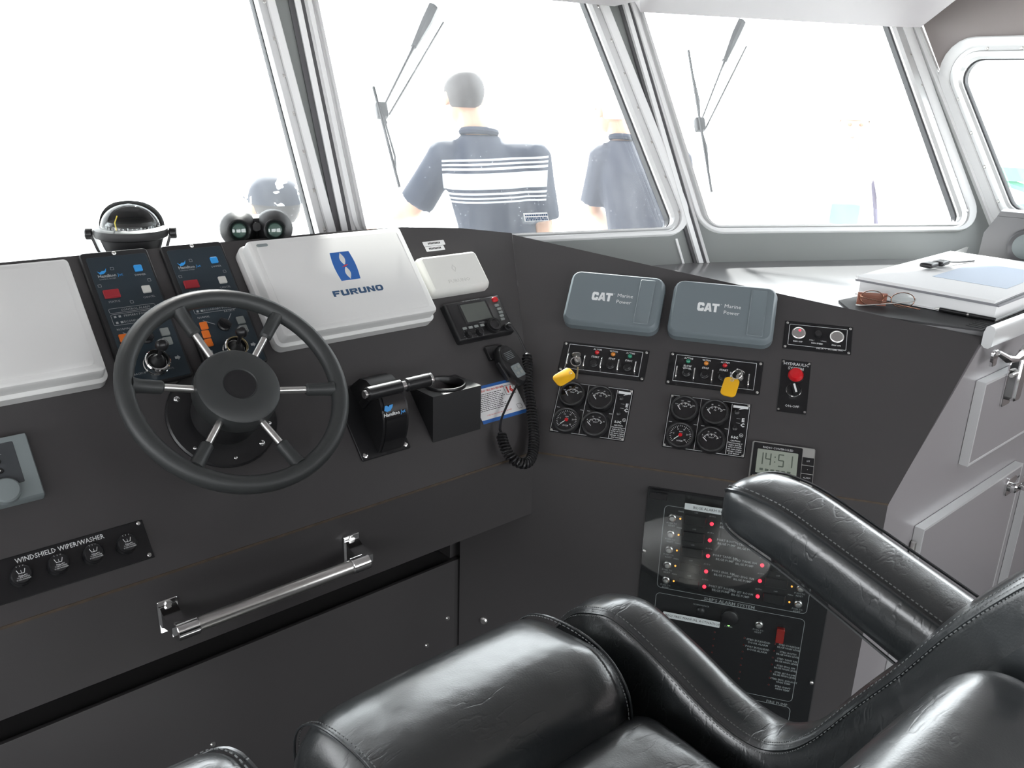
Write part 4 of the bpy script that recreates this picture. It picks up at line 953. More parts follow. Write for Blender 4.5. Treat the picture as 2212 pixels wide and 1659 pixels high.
# ------------------------------------------------------------------ alarm panel on the upright face (frame FBL)
P = thing('alarm_panel', 'tall black alarm panel with rows of red lights under clear acrylic', 'alarm panel', FBL, (.455, -.30, 0))
part('backing_plate', plate(B(), .256, .656, -.62, -.041, .0004, .004, .003), PANEL, P)
z_ = .0044
bm = B()
rim(bm, .295, .616, -.283, -.078, .010, .0010, .004); rim(bm, .295, .616, -.512, -.296, .010, .0010, .004); rim(bm, .295, .616, -.61, -.526, .010, .0010, .004)
part('outline', bm, TXTD, P, stuff=True, smooth=0)
rows = (-.105, -.1445, -.183, -.2215, -.260)
bm = B()
names = ('PORT BOW', 'PORT BOSTH', 'PORT TANK RM', 'PORT ENG. RM', 'PORT JET ROOM'); sn = ('STBD BOW', 'STBD BOSTH', 'STBD TANK RM', 'STBD ENG. RM', 'STBD JET ROOM')
for y, a_, b_ in zip(rows, names, sn):
    text(bm, a_, .0072, .434, y+.004, z_, bold=.0001); text(bm, 'BILGE PUMP', .0072, .434, y-.0045, z_, bold=.0001)
    text(bm, b_, .0072, .476, y+.001, z_, bold=.0001); text(bm, 'BILGE PUMP', .0072, .476, y-.0075, z_, bold=.0001)
    for x in (.314, .596): text(bm, 'PUSH TO', .0055, x, y-.0145, z_); text(bm, 'RESET', .0055, x, y-.0205, z_)
    for x in (.398, .512): text(bm, 'AUTO', .0050, x, y+.017, z_)
    for x in (.363, .547): text(bm, 'OFF', .0048, x, y+.019, z_)
    for x in (.331, .578): text(bm, 'MAN', .0050, x, y+.017, z_)
box(bm, .395, .515, -.2965, -.2950, .0046, .0047)
text(bm, "SHIP'S ALARM SYSTEM", .0112, .455, -.2905, z_+.0004, bold=.0001); text(bm, 'HORN/SILENCE', .0050, .396, -.309, z_)
text(bm, 'PUSH TO', .0055, .523, -.344, z_); text(bm, 'RESET', .0055, .523, -.350, z_); text(bm, 'POWER', .0050, .460, -.350, z_)
for j, s in enumerate(('STBD BULKHEAD|DOOR ALARM', 'PORT BULKHEAD|DOOR ALARM')):
    for l, q in enumerate(s.split('|')): text(bm, q, .0066, .527, -.372-.018*j-.0075*l, z_, bold=.0001)
for j, s in enumerate(('FOREPEAK', 'BOSTH', 'TANK RM', 'ENG. RM', 'JET ROOM', 'ENG. EXHAUST', 'SHAFT')):
    text(bm, 'STBD '+s, .0060, .592, -.370-.018*j, z_, bold=.0001); text(bm, 'BILGE HIGH LEVEL' if j < 5 else 'HIGH TEMP', .0060, .592, -.3765-.018*j, z_, bold=.0001)
text(bm, 'FIRE PUMP', .010, .585, -.5225, z_); letters(bm, TXTD, P)
for y in rows:
    for x in (.398, .512): part('red_light', sphere(B(), (x, y, .0055), .0042, 10, 6), LEDR, P)
    for x in (.331, .578): part('amber_light', sphere(B(), (x, y, .005), .0022, 8, 5), LEDA, P)
    for x in (.314, .596): part('reset_button', lathe(B(), [(.0085, .004), (.0085, .008), (.0065, .0095), (.0055, .013), (.003, .0135)], T(x, y, 0), 18), STEEL, P)
    for x0 in (.340, .523):
        r_ = part('rocker_switch', plate(B(), x0, x0+.046, y-.010, y+.012, .0038, .0075, .002), BLK, P)
part('buzzer', lathe(B(), [(.018, .004), (.018, .014), (.014, .016)], T(.460, -.322, 0), 24), BLK, P)
part('silence_button', lathe(B(), [(.009, .004), (.009, .010), (.006, .012)], T(.396, -.322, 0), 18), BLK, P)
part('alarm_reset', lathe(B(), [(.0085, .004), (.0085, .008), (.0065, .0095), (.0055, .013), (.003, .0135)], T(.523, -.329, 0), 18), STEEL, P)
part('power_light', sphere(B(), (.460, -.345, .0052), .0028, 8, 6), LEDG, P)
part('red_flap', plate(B(), .561, .578, -.362, -.326, .0042, .014, .003), mat('red_translucent_flap', (.30, .02, .015), .2), P)
for x in (.432, .497, .562):
    for j in range(7): part('small_red_light', sphere(B(), (x, -.370-.018*j, .0046), .0022, 8, 5), DRED, P)
for lab, x0, x1, y, s in (('alarm', .338, .462, -.069, 'BILGE ALARM INDICATOR'), ('act', .316, .441, -.344, 'REQUIRES MANUAL ACTIVATION')):
    l_ = part('white_label', plate(B(), x0, x1, y-.0075, y+.0075, .013, .0138, .001), PAPER, P); bm = B(); text(bm, s, .0082, (x0+x1)/2+.004, y, .0141); part('label_print', bm, TXTK, l_, stuff=True, smooth=0)
cv = part('acrylic_cover', plate(B(), .256, .656, -.62, -.041, .0155, .0185, .003), ACR, P)
part('latch', plate(B(), .262, .300, -.060, -.046, .0185, .0225, .002), BLK, cv)
for x, y in ((.262, -.19), (.648, -.44)): part('cover_screw', lathe(B(), [(.004, .0185), (.004, .021), (.002, .022)], T(x, y, 0), 10), STEEL, cv)

# ================================================================== CABINET AND COUNTER
cabn = thing('cabinet', 'grey satin cabinet under the counter with drawer and doors', 'cabinet', I4, (2.3, .655, 0))
FC = frame((0, .655, 0), (1, 0, 0), (0, 0, 1), (0, -1, 0))
part('front_panel', prism(B(), [(1.6115, 0), (2.955, 0), (2.955, 1.012), (1.932, 1.012), (1.6115, .734)], -.016, 0, FC), CAB, cabn, smooth=0)
def front(name, x0, x1, y0, y1):
    d = part(name, box(B(), x0+.006, x1-.006, y0+.006, y1-.006, .001, .0205, FC), CAB, cabn, smooth=0)
    for a_ in ((x0, x0+.006, y0, y1), (x1-.006, x1, y0, y1), (x0+.006, x1-.006, y0, y0+.006), (x0+.006, x1-.006, y1-.006, y1)): part('edge_strip', box(B(), *a_, .001, .021, FC), ALU, d, smooth=0)
    return d
dr = front('drawer', 1.943, 2.60, .729, .927); do = front('door', 1.768, 2.335, .06, .630); d2 = front('door', 2.440, 2.93, .06, .630)
def latch(par, x, y, ln):
    b_ = part('latch_plate', plate(B(), x-.026, x+.026, y-ln, y+.012, .021, .025, .010, FC), CHR, par)
    part('latch_lever', shell(B(), x+.002, x+.040, y-ln*.9, y+.02, .012, [(0, .025), (0, .036), (.003, .040)], FC), CHR, par)
    part('latch_pin', tube(B(), [FC @ Vector((x-.03, y-.02, .032)), FC @ Vector((x+.045, y-.02, .032))], .005, 10), STEEL, par)
latch(dr, 2.085, .945, .10)
b_ = part('latch_plate', plate(B(), 2.235, 2.300, .565, .612, .021, .025, .014, FC), CHR, do)
part('latch_lever', shell(B(), 2.250, 2.335, .575, .600, .010, [(0, .025), (0, .038), (.004, .042)], FC), CHR, do)
part('latch_knob', lathe(B(), [(.011, .042), (.011, .052), (.008, .056)], FC @ T(2.29, .588, 0), 18), CHR, do)
for y in (.575, .12):
    part('hinge', tube(B(), [FC @ Vector((1.762, y-.022, .008)), FC @ Vector((1.762, y+.022, .008))], .006, 10), STEEL, do)
# front rail and the bracket under it
rl = thing('counter_rail', 'bright aluminium edge rail along the counter front', 'rail', I4, (2.4, .655, 1.0))
prof = [(.655, 1.012), (.648, 1.006), (.640, 1.006), (.634, 1.012), (.632, 1.046), (.636, 1.054), (.644, 1.056), (.651, 1.052), (.655, 1.038)]
part('rail_body', loft(B(), [[Vector((x, y, z_)) for y, z_ in prof] for x in (1.926, 2.955)]), ALU, rl)
hk = thing('counter_hook', 'chrome hook bracket hanging below the aluminium rail', 'hook', I4, (1.96, .63, .98))
part('hook_plate', plate(B(), 1.928, 1.952, .968, 1.004, .0235, .030, .006, FC), CHR, hk)
part('hook_arm', tube(B(), [FC @ Vector(p) for p in ((1.935, 1.0, .034), (1.96, .985, .045), (2.0, .978, .050), (2.04, .985, .050), (2.08, .99, .044))], [.006, .009, .007, .011, .012], 10), CHR, hk)

ZC = 1.0372
mt = solo('counter_mat', prism(B(), [(1.842, .905), (1.935, .662), (2.62, .672), (2.62, .95), (1.93, .99)], ZC, ZC+.004), MATM, 'black ribbed rubber mat under the books on the counter', 'mat', I4, (2.2, .8, ZC))
ribs = B()
for k in range(44): 
    x = 1.945+.0155*k; box(ribs, x, x+.009, .668, .70, ZC+.004, ZC+.0052)
part('rib', ribs, MATM, mt, stuff=True, smooth=0)
# stack of binder and book
zb = ZC+.0055
FBK2 = T(2.028, .672, zb) @ RZ(rad(1.5))
bk = thing('log_binder', 'thick white binder lying on the ribbed mat', 'binder', FBK2)
part('pages', box(B(), .004, .60, .004, .318, .003, .034), PAPER, bk, smooth=0)
part('back_cover', box(B(), 0, .61, 0, .325, 0, .003), PAPER, bk, smooth=0); part('front_cover', box(B(), -.004, .61, -.003, .327, .0342, .038), mat('grey_board', (.25, .25, .27), .4), bk, smooth=0)
F2 = T(2.020, .675, zb+.0385) @ RZ(rad(2.5))
b2 = thing('logbook', 'slim white logbook on top of the binder', 'book', F2)
part('pages', box(B(), .003, .59, .003, .316, .002, .0075), PAPER, b2, smooth=0); part('back_cover', box(B(), 0, .60, 0, .32, 0, .002), mat('grey_board'), b2, smooth=0); part('front_cover', box(B(), 0, .60, 0, .32, .0076, .0092), PAPER, b2, smooth=0)
solo('leaflet', box(B(), .16, .46, .03, .20, .0094, .0100), PAPB, 'pale blue leaflet lying on the white logbook', 'paper', F2, (.3, .1, .0094), smooth=0)
sn_ = thing('sunglasses', 'dark folded sunglasses lying on the logbook', 'glasses', F2, (.32, .24, .01))
part('lens', pillow(B(), .026, .016, .006, .005, T(.25, .245, .021), 6), BLK, sn_); part('lens', pillow(B(), .026, .016, .006, .005, T(.31, .240, .020), 6), BLK, sn_)
part('temple', tube(B(), spl([(.335, .24, .020), (.40, .225, .014), (.47, .21, .012)], 4), .0025, 6), BLK, sn_)
# reading glasses beside the binder
gl_ = thing('reading_glasses', 'brown metal reading glasses lying on the mat beside the binder', 'glasses', T(1.955, .885, zb) @ RZ(rad(-52)))
wire = mat('copper_wire', (.42, .22, .15), .25, 1.)
for s_ in (-1, 1):
    lp = [(s_*.034+.026*math.cos(2*PI*i/20), .004*math.sin(2*PI*i/20*2)*0, .019+.0175*math.sin(2*PI*i/20)) for i in range(20)]
    fr_ = part('lens_rim', tube(B(), lp, .0011, 6, closed=True), wire, gl_)
    part('lens', lathe(B(), [(.0248, -.0004), (.0248, .0004)], T(s_*.034, 0, .019) @ RX(PI/2) @ Matrix.Diagonal((1.03, .67, 1, 1)), 20), ACR, fr_)
    part('temple', tube(B(), spl([(s_*.061, 0, .024), (s_*.050, -.02, .021), (s_*-.01, -.028-.004*s_, .014), (s_*-.055, -.022-.004*s_, .006), (s_*-.070, -.016, .003)], 5), [.0012]*20+[.0022], 6), STEEL if s_ > 0 else wire, gl_)
part('bridge', tube(B(), spl([(-.009, 0, .022), (0, .003, .026), (.009, 0, .022)], 4), .0012, 6), wire, gl_)
part('case_flap', box(B(), -.065, .0, .004, .010, .001, .03), mat('russet_lens', (.30, .10, .06), .3), gl_, smooth=0)
pn = thing('pen', 'black ballpoint pen lying along the binder edge', 'pen', T(2.020, .79, zb+.005))
dv = Vector((.006, -.125, 0))
part('barrel', tube(B(), [(0, 0, 0), tuple(dv*.95)], .0045, 10), BLK, pn); part('clip_band', tube(B(), [tuple(dv*.48), tuple(dv*.52)], .0050, 10), CHR, pn); part('tip', tube(B(), [(0, 0, 0), (-.0006, .012, 0)], [.004, .001], 8), STEEL, pn)
# tray and speaker box at the back of the counter
tr = thing('paper_tray', 'white tray under the grey speaker box by the side window', 'tray', T(2.645, .95, ZC) @ RZ(rad(8)))
part('tray_base', box(B(), 0, .30, -.10, .10, 0, .004), WHT, tr, smooth=0); part('tray_lip', box(B(), 0, .006, -.10, .10, .004, .030), WHT, tr, smooth=0); part('tray_lip', box(B(), .006, .30, .094, .10, .004, .030), WHT, tr, smooth=0); part('tray_lip', box(B(), .006, .30, -.10, -.094, .004, .018), WHT, tr, smooth=0)
FS = frame((2.70, .98, ZC+.005), (.26, -.966, 0), (0, 0, 1), (-.966, -.26, 0))
bxs = thing('speaker_box', 'light grey wedge-shaped speaker box standing in front of the side window', 'speaker', FS)
sd_ = [(0, 0), (0, .075), (.028, .150), (.26, .150), (.26, 0)]
bm = B()
loft(bm, [[Vector((x, y, z_)) for x, y in p] for p, z_ in (([(0, 0), (.004, .10), (.030, .150), (.24, .150), (.24, 0)], 0), ([(0, 0), (.004, .10), (.030, .150), (.24, .150), (.24, 0)], -.09))])
part('case', bm, SPKG, bxs, smooth=20)
part('lid', loft(B(), [[Vector((x, y, z_)) for x, y in ((.030, .151), (.236, .151), (.232, .165), (.036, .165))] for z_ in (.004, -.085)]), SPKG, bxs, smooth=20)
part('speaker_ring', lathe(B(), [(.050, .001), (.050, .005), (.046, .009), (.040, .006), (.036, .003)], T(.118, .072, 0), 30), DARKT, bxs); part('speaker_cone', lathe(B(), [(.036, .003), (.030, .005), (.012, .006)], T(.118, .072, 0), 26), GREYC, bxs)

# ================================================================== HELM SEAT
SX = .537        # seat centre line
seat = thing('captain_chair', 'black leather captain chair with padded armrests in the foreground', 'chair', I4, (SX, .45, 0))
def interp(tab, t):
    for a_, b_ in zip(tab, tab[1:]):
        if t <= b_[0]: 
            f = (t-a_[0])/(b_[0]-a_[0]) if b_[0] != a_[0] else 0
            return [p+(q-p)*f for p, q in zip(a_, b_)]
    return list(tab[-1])
# side wings: thick padded band swept along the seat side and up the back
wing_line = [(.772, .600), (.778, .690), (.762, .742), (.728, .790), (.690, .815), (.640, .827), (.556, .806), (.480, .780), (.424, .774), (.388, .789), (.355, .824), (.314, .896), (.276, .961), (.242, 1.026), (.206, 1.083), (.180, 1.115), (.150, 1.125), (.120, 1.11)]
pts = spl([(0, y, z_) for y, z_ in wing_line], 6)
NP = len(pts)
tang = [(pts[min(i+1, NP-1)]-pts[max(i-1, 0)]).normalized() for i in range(NP)]
# depth direction: away from the sitter (down / aft)
dep = [Vector((0, t_.z, -t_.y)) for t_ in tang]
dep = [d_ if d_.z < 0 or d_.y < 0 else d_ for d_ in dep]
dep = [Vector((0, -t_.z, t_.y)) if Vector((0, -t_.z, t_.y)).dot(Vector((0, -.5, -1))) > 0 else Vector((0, t_.z, -t_.y)) for t_ in tang]
sec = [(.756-.537, .150), (.766-.537, .060), (.769-.537, .026), (.773-.537, .010), (.780-.537, .002), (.792-.537, -.003), (.815-.537, -.005), (.836-.537, -.002), (.849-.537, .006), (.857-.537, .022), (.860-.537, .060), (.855-.537, .150)]
for s_ in (1, -1):
    rings_ = []
    for i in range(NP):
        k_ = 1 if i < NP-12 else 1-.25*(i-(NP-12))/12
        rings_.append([Vector((SX+s_*x, pts[i].y+dep[i].y*d_*(.45 if i < 10 else 1), pts[i].z+dep[i].z*d_*(.45 if i < 10 else 1))) for x, d_ in sec])
    wg = part('side_wing', loft(B(), rings_), LEA, seat, smooth=60)
    for off, nm in ((.7755-.537, 'seam'),):
        sl_ = [Vector((SX+s_*(off+.001), pts[i].y+dep[i].y*.0045, pts[i].z+dep[i].z*.0045)) for i in range(8, NP-4)]
        part('seam', tube(B(), sl_, .0016, 5), LEA, wg)
        st_ = B()
        for row in (.0065, -.006):
            for i in range(8, NP-6):
                for k_ in range(2):
                    p = pts[i].lerp(pts[i+1], k_/2); q = pts[i].lerp(pts[i+1], k_/2+.28); d_ = dep[i]
                    dd = .0015 if row > 0 else .009
                    xx = SX+s_*(off+row) 
                    tube(st_, [(xx, p.y+d_.y*(dd-.0035), p.z+d_.z*(dd-.0035)), (xx, q.y+d_.y*(dd-.0035), q.z+d_.z*(dd-.0035))], .0007, 4)
        part('stitching', st_, THR, wg, stuff=True)
# cushions
def cushion(name, x0, x1, c, half, r, tilt, puff):
    return part(name, pillow(B(), (x1-x0)/2, half[0], half[1], r, T((x0+x1)/2, c[0], c[1]) @ RX(tilt), 18, puff), LEA, seat, smooth=70)
bol = cushion('thigh_bolster', .338, .748, (.662, .742), (.114, .082), .074, rad(-8), (.004, .004, .010))
for x_, e_ in ((.372, -1), (.714, 1)):
    lp = []
    for i in range(40):
        a_ = 2*PI*i/40; n_ = 2.35; ca, sa = math.cos(a_), math.sin(a_)
        lp.append(T(0, .662, .742) @ RX(rad(-8)) @ Vector((x_+e_*.004*ca, .1165*math.copysign(abs(ca)**(2/n_), ca), .0865*math.copysign(abs(sa)**(2/n_), sa))))
    part('end_seam', tube(B(), lp, .0017, 6, closed=True), LEA, bol)
    st_ = B()
    for i in range(0, 40):
        p, q = Vector(lp[i]), Vector(lp[(i+1) % 40]); dx = Vector((-e_*.006, 0, .0005))
        for k_ in (0, .34, .67): tube(st_, [p.lerp(q, k_)+dx, p.lerp(q, k_+.2)+dx], .0008, 4)
    part('stitching', st_, THR, bol, stuff=True)
pan = cushion('seat_pan', .330, .752, (.452, .690), (.120, .070), .045, rad(3), (.0, .0, .020))
part('pan_seam', tube(B(), spl([(.728, .56, .742), (.734, .50, .748), (.735, .43, .744), (.73, .36, .73)], 6), .0024, 6), LEA, pan)
lum = cushion('back_cushion', .320, .762, (.196, .893), (.060, .155), .052, rad(21), (0, .012, .006))
# armrests
arm = [(.571, .999, .005, .010), (.568, .999, .017, .026), (.560, .999, .027, .038), (.548, .999, .034, .046), (.530, .999, .0395, .050), (.505, .997, .0425, .0515), (.465, .9905, .045, .052), (.39, .969, .046, .052), (.30, .942, .048, .052), (.20, .914, .048, .052), (.10, .888, .048, .050), (.075, .882, .03, .035)]
at_ = spl([(y, c_, hh, hw) if False else (y, c_, hh) for y, c_, hh, hw in arm], 3); aw_ = [interp([(k_, r_[3]) for k_, r_ in enumerate(arm)], i/3)[1] for i in range(len(at_))]
for s_ in (1, -1):
    rings_ = []
    axc = .912-.537
    for (y, c_, hh), hw in zip([tuple(v) for v in at_], aw_):
        rg_ = []
        for i in range(28):
            a_ = 2*PI*i/28; ca, sa = math.cos(a_), math.sin(a_); n_ = 3.0
            rg_.append(Vector((SX+s_*(axc+hw*math.copysign(abs(ca)**(2/n_), ca)), y, c_+hh*math.copysign(abs(sa)**(2/n_), sa)-(.026 if s_ < 0 else 0))))
        rings_.append(rg_)
    ar = part('armrest', loft(B(), rings_), LEA, seat, smooth=60)
    for sd2, zf in ((-1, .80), (-1, -.80), (1, .80)):
        ln = [Vector((SX+s_*(axc+sd2*hw*.915), y, c_+hh*zf*1.02-(.026 if s_ < 0 else 0))) for (y, c_, hh), hw in zip([tuple(v) for v in at_], aw_)][2:]
        part('seam', tube(B(), ln, .0019, 5), LEA, ar)
        if zf > 0 and sd2 < 0:
            st_ = B()
            for a_, b_ in zip(ln, ln[1:]):
                m_ = max(1, int((b_-a_).length/.005))
                for k_ in range(m_):
                    p, q = a_.lerp(b_, k_/m_)+Vector((s_*.006, 0, .0035)), a_.lerp(b_, (k_+.55)/m_)+Vector((s_*.006, 0, .0035)); tube(st_, [p, q], .0008, 4)
            part('stitching', st_, THR, ar, stuff=True)
    part('arm_bracket', box(B(), SX+s_*.325-.012, SX+s_*.325+.012, .10, .17, .80, .90), BLK, seat)
part('seat_shell', loft(B(), [[Vector((x, y, z_)) for x in (SX-.30, SX+.30) for y, z_ in (((.085, 1.03), (.06, 1.02)) if x < SX else ((.06, 1.02), (.085, 1.03)))] , [Vector((x, y, z_)) for x in (SX-.30, SX+.30) for y, z_ in (((.20, .66), (.17, .62)) if x < SX else ((.17, .62), (.20, .66)))]]), BLK, seat)
part('pan_base', box(B(), SX-.22, SX+.22, .2, .72, .585, .635, bev=.01), BLK, seat)
part('pedestal', lathe(B(), [(.24, 0), (.24, .02), (.07, .05), (.06, .30), (.06, .56), (.14, .59)], T(SX, .45, 0), 32), STEEL, seat)

# ================================================================== WIPERS AND STICKER ON THE PANES
def wiper(F, label, b0, b1, joint, mount, mount2):
    P = thing('windscreen_wiper', label, 'wiper', F @ T(joint[0], joint[1], -.07)); o = Vector((joint[0], joint[1], 0))
    L = lambda p, z_=0: Vector((p[0], p[1], z_))-o
    part('blade', tube(B(), [L(b0), L(b1)], .0042, 6), GASK, P)
    b0v, b1v = Vector(b0), Vector(b1); n_ = Vector((-(b1v-b0v).y, (b1v-b0v).x)).normalized()
    part('blade_yoke', tube(B(), [L(b0v.lerp(b1v, .15)), L(b0v.lerp(b1v, .35)+n_*.014, -.012), L(joint, -.018), L(b0v.lerp(b1v, .68)+n_*.014, -.012), L(b0v.lerp(b1v, .86))], .0032, 5), GASK, P)
    part('pivot', pillow(B(), .016, .022, .012, .006, T(*L(joint, -.018)), 4), GASK, P)
    part('arm', tube(B(), [L(joint, -.020), L(Vector(joint).lerp(Vector(mount), .6), -.03), L(mount, -.03)], [.003, .004, .012], 6), DARKT, P)
    part('arm_link', tube(B(), [L(Vector(joint)+Vector((.02, -.01)), -.020), L(mount2, -.03)], .0032, 5), DARKT, P)
    part('arm_head', tube(B(), [L(Vector(joint).lerp(Vector(mount), .72), -.03), L(mount, -.03), L(Vector(mount)*1.0+Vector((.03, .05)), -.03)], [.009, .018, .018], 8), DARKT, P)
wiper(FW3, 'black wiper hanging outside the right front window', (-.342, .721), (-.332, .247), (-.330, .478), (-.155, .80), (-.118, .764))
wiper(FW2, 'black wiper hanging outside the middle front window', (-.850, .431), (-.827, .142), (-.833, .372), (-.655, .655), (-.60, .66))
stk = thing('window_sticker', 'small white sticker with fine print on middle front window', 'sticker', FW2, (-.474, -.008, -.017))
part('paper', plate(B(), -.510, -.437, .012, .036, -.0178, -.0172, .001), PAPER, stk)
bm = B(); rnd = random.Random(5)
for row in (.029, .021, .016):
    x = -.506
    while x < -.442: l = rnd.uniform(.002, .006); box(bm, x, x+l, row-.0022, row+.0022, -.0172, -.0169); x += l+.0015
part('small_print', bm, TXTB, stk, stuff=True, smooth=0)

# ================================================================== OUTSIDE: deck, people, green steelwork
solo('foredeck', prism(B(), [(-8, 2.4), (1.2, 2.35), (3.2, 1.65), (3.6, -3), (9, -3), (11, 9), (-8, 9)], -.2, -.12), DECK, 'pale painted foredeck outside the windows', 'deck', I4, (3, 4, -.12), smooth=0)
solo('harbour_apron', prism(B(), [(-80, -60), (120, -60), (120, 120), (-80, 120)], -1.4, -1.2), mat('bright_concrete', (.5, .5, .49), .8, var=(.5, .1)), 'wide pale concrete harbour apron around the boat', 'ground', I4, (0, 0, -1.2), smooth=0)

SKIN = mat('skin', (.40, .235, .165), .55); HAIRD = mat('short_dark_hair', (.05, .045, .045), .7); NAVY = mat('navy_cloth', (.010, .016, .032), .85)
JEAN = mat('blue_denim', (.06, .08, .13), .8); WHTC = mat('white_cloth', (.75, .76, .78), .8)
def polo():
    m = bpy.data.materials.new('navy_polo_white_stripes'); m.use_nodes = True; nt = m.node_tree; b = nt.nodes['Principled BSDF']; b.inputs['Roughness'].default_value = .8
    tc = nt.nodes.new('ShaderNodeTexCoord'); sp = nt.nodes.new('ShaderNodeSeparateXYZ'); nt.links.new(tc.outputs['Object'], sp.inputs[0])
    rz = nt.nodes.new('ShaderNodeMapRange'); rz.inputs[1].default_value = 1.165; rz.inputs[2].default_value = 1.355; sl = nt.nodes.new('ShaderNodeMath'); sl.operation = 'MULTIPLY_ADD'; sl.inputs[1].default_value = -.07; nt.links.new(sp.outputs['X'], sl.inputs[0]); nt.links.new(sp.outputs['Z'], sl.inputs[2]); nt.links.new(sl.outputs[0], rz.inputs[0])
    cr_ = nt.nodes.new('ShaderNodeValToRGB'); cr_.color_ramp.interpolation = 'CONSTANT'
    n_, w_ = (.010, .016, .032, 1), (.40, .42, .45, 1)
    st = [(0, n_), (.03, w_), (.07, n_), (.11, w_), (.15, n_), (.20, w_), (.25, n_), (.32, w_), (.66, n_), (.72, w_), (.77, n_), (.82, w_), (.86, n_), (.91, w_), (.95, n_)]
    el = cr_.color_ramp.elements; el[0].position = 0; el[0].color = n_; el[1].position = st[1][0]; el[1].color = w_
    for p, c in st[2:]: e = el.new(p); e.color = c
    nt.links.new(rz.outputs[0], cr_.inputs[0])
    def gate(out, lo, hi):
        g1 = nt.nodes.new('ShaderNodeMath'); g1.operation = 'GREATER_THAN'; g1.inputs[1].default_value = lo; nt.links.new(out, g1.inputs[0])
        g2 = nt.nodes.new('ShaderNodeMath'); g2.operation = 'LESS_THAN'; g2.inputs[1].default_value = hi; nt.links.new(out, g2.inputs[0])
        g = nt.nodes.new('ShaderNodeMath'); g.operation = 'MULTIPLY'; nt.links.new(g1.outputs[0], g.inputs[0]); nt.links.new(g2.outputs[0], g.inputs[1]); return g
    gx = gate(sp.outputs['X'], -.235, .20); gz = gate(sl.outputs[0], 1.166, 1.354)
    g = nt.nodes.new('ShaderNodeMath'); g.operation = 'MULTIPLY'; nt.links.new(gx.outputs[0], g.inputs[0]); nt.links.new(gz.outputs[0], g.inputs[1])
    mx = nt.nodes.new('ShaderNodeMix'); mx.data_type = 'RGBA'; mx.inputs[6].default_value = n_; nt.links.new(g.outputs[0], mx.inputs[0]); nt.links.new(cr_.outputs[0], mx.inputs[7]); nt.links.new(mx.outputs[2], b.inputs['Base Color'])
    return m
def fuse(name, bm, m, parent, vox=.009):
    """closed overlapping solids fused into one continuous skin"""
    o = part(name, bm, m, parent, smooth=0)
    r = o.modifiers.new('fuse', 'REMESH'); r.mode = 'VOXEL'; r.voxel_size = vox; r.use_smooth_shade = True
    sm = o.modifiers.new('smooth', 'SMOOTH'); sm.factor = .5; sm.iterations = 6
    return o
def limb(bm, pts, rs):
    pts = [Vector(p) for p in pts]
    tube(bm, pts, rs, 10)
    for p, r in zip((pts[0], pts[-1]), (rs[0], rs[-1])): sphere(bm, p, r*.99, 10, 6)
def stack(bm, lev):   # (centre, half width, half depth)
    loft(bm, [[Vector((c[0]+w*math.cos(2*PI*i/20), c[1]+d*math.sin(2*PI*i/20), c[2])) for i in range(20)] for c, w, d in lev])
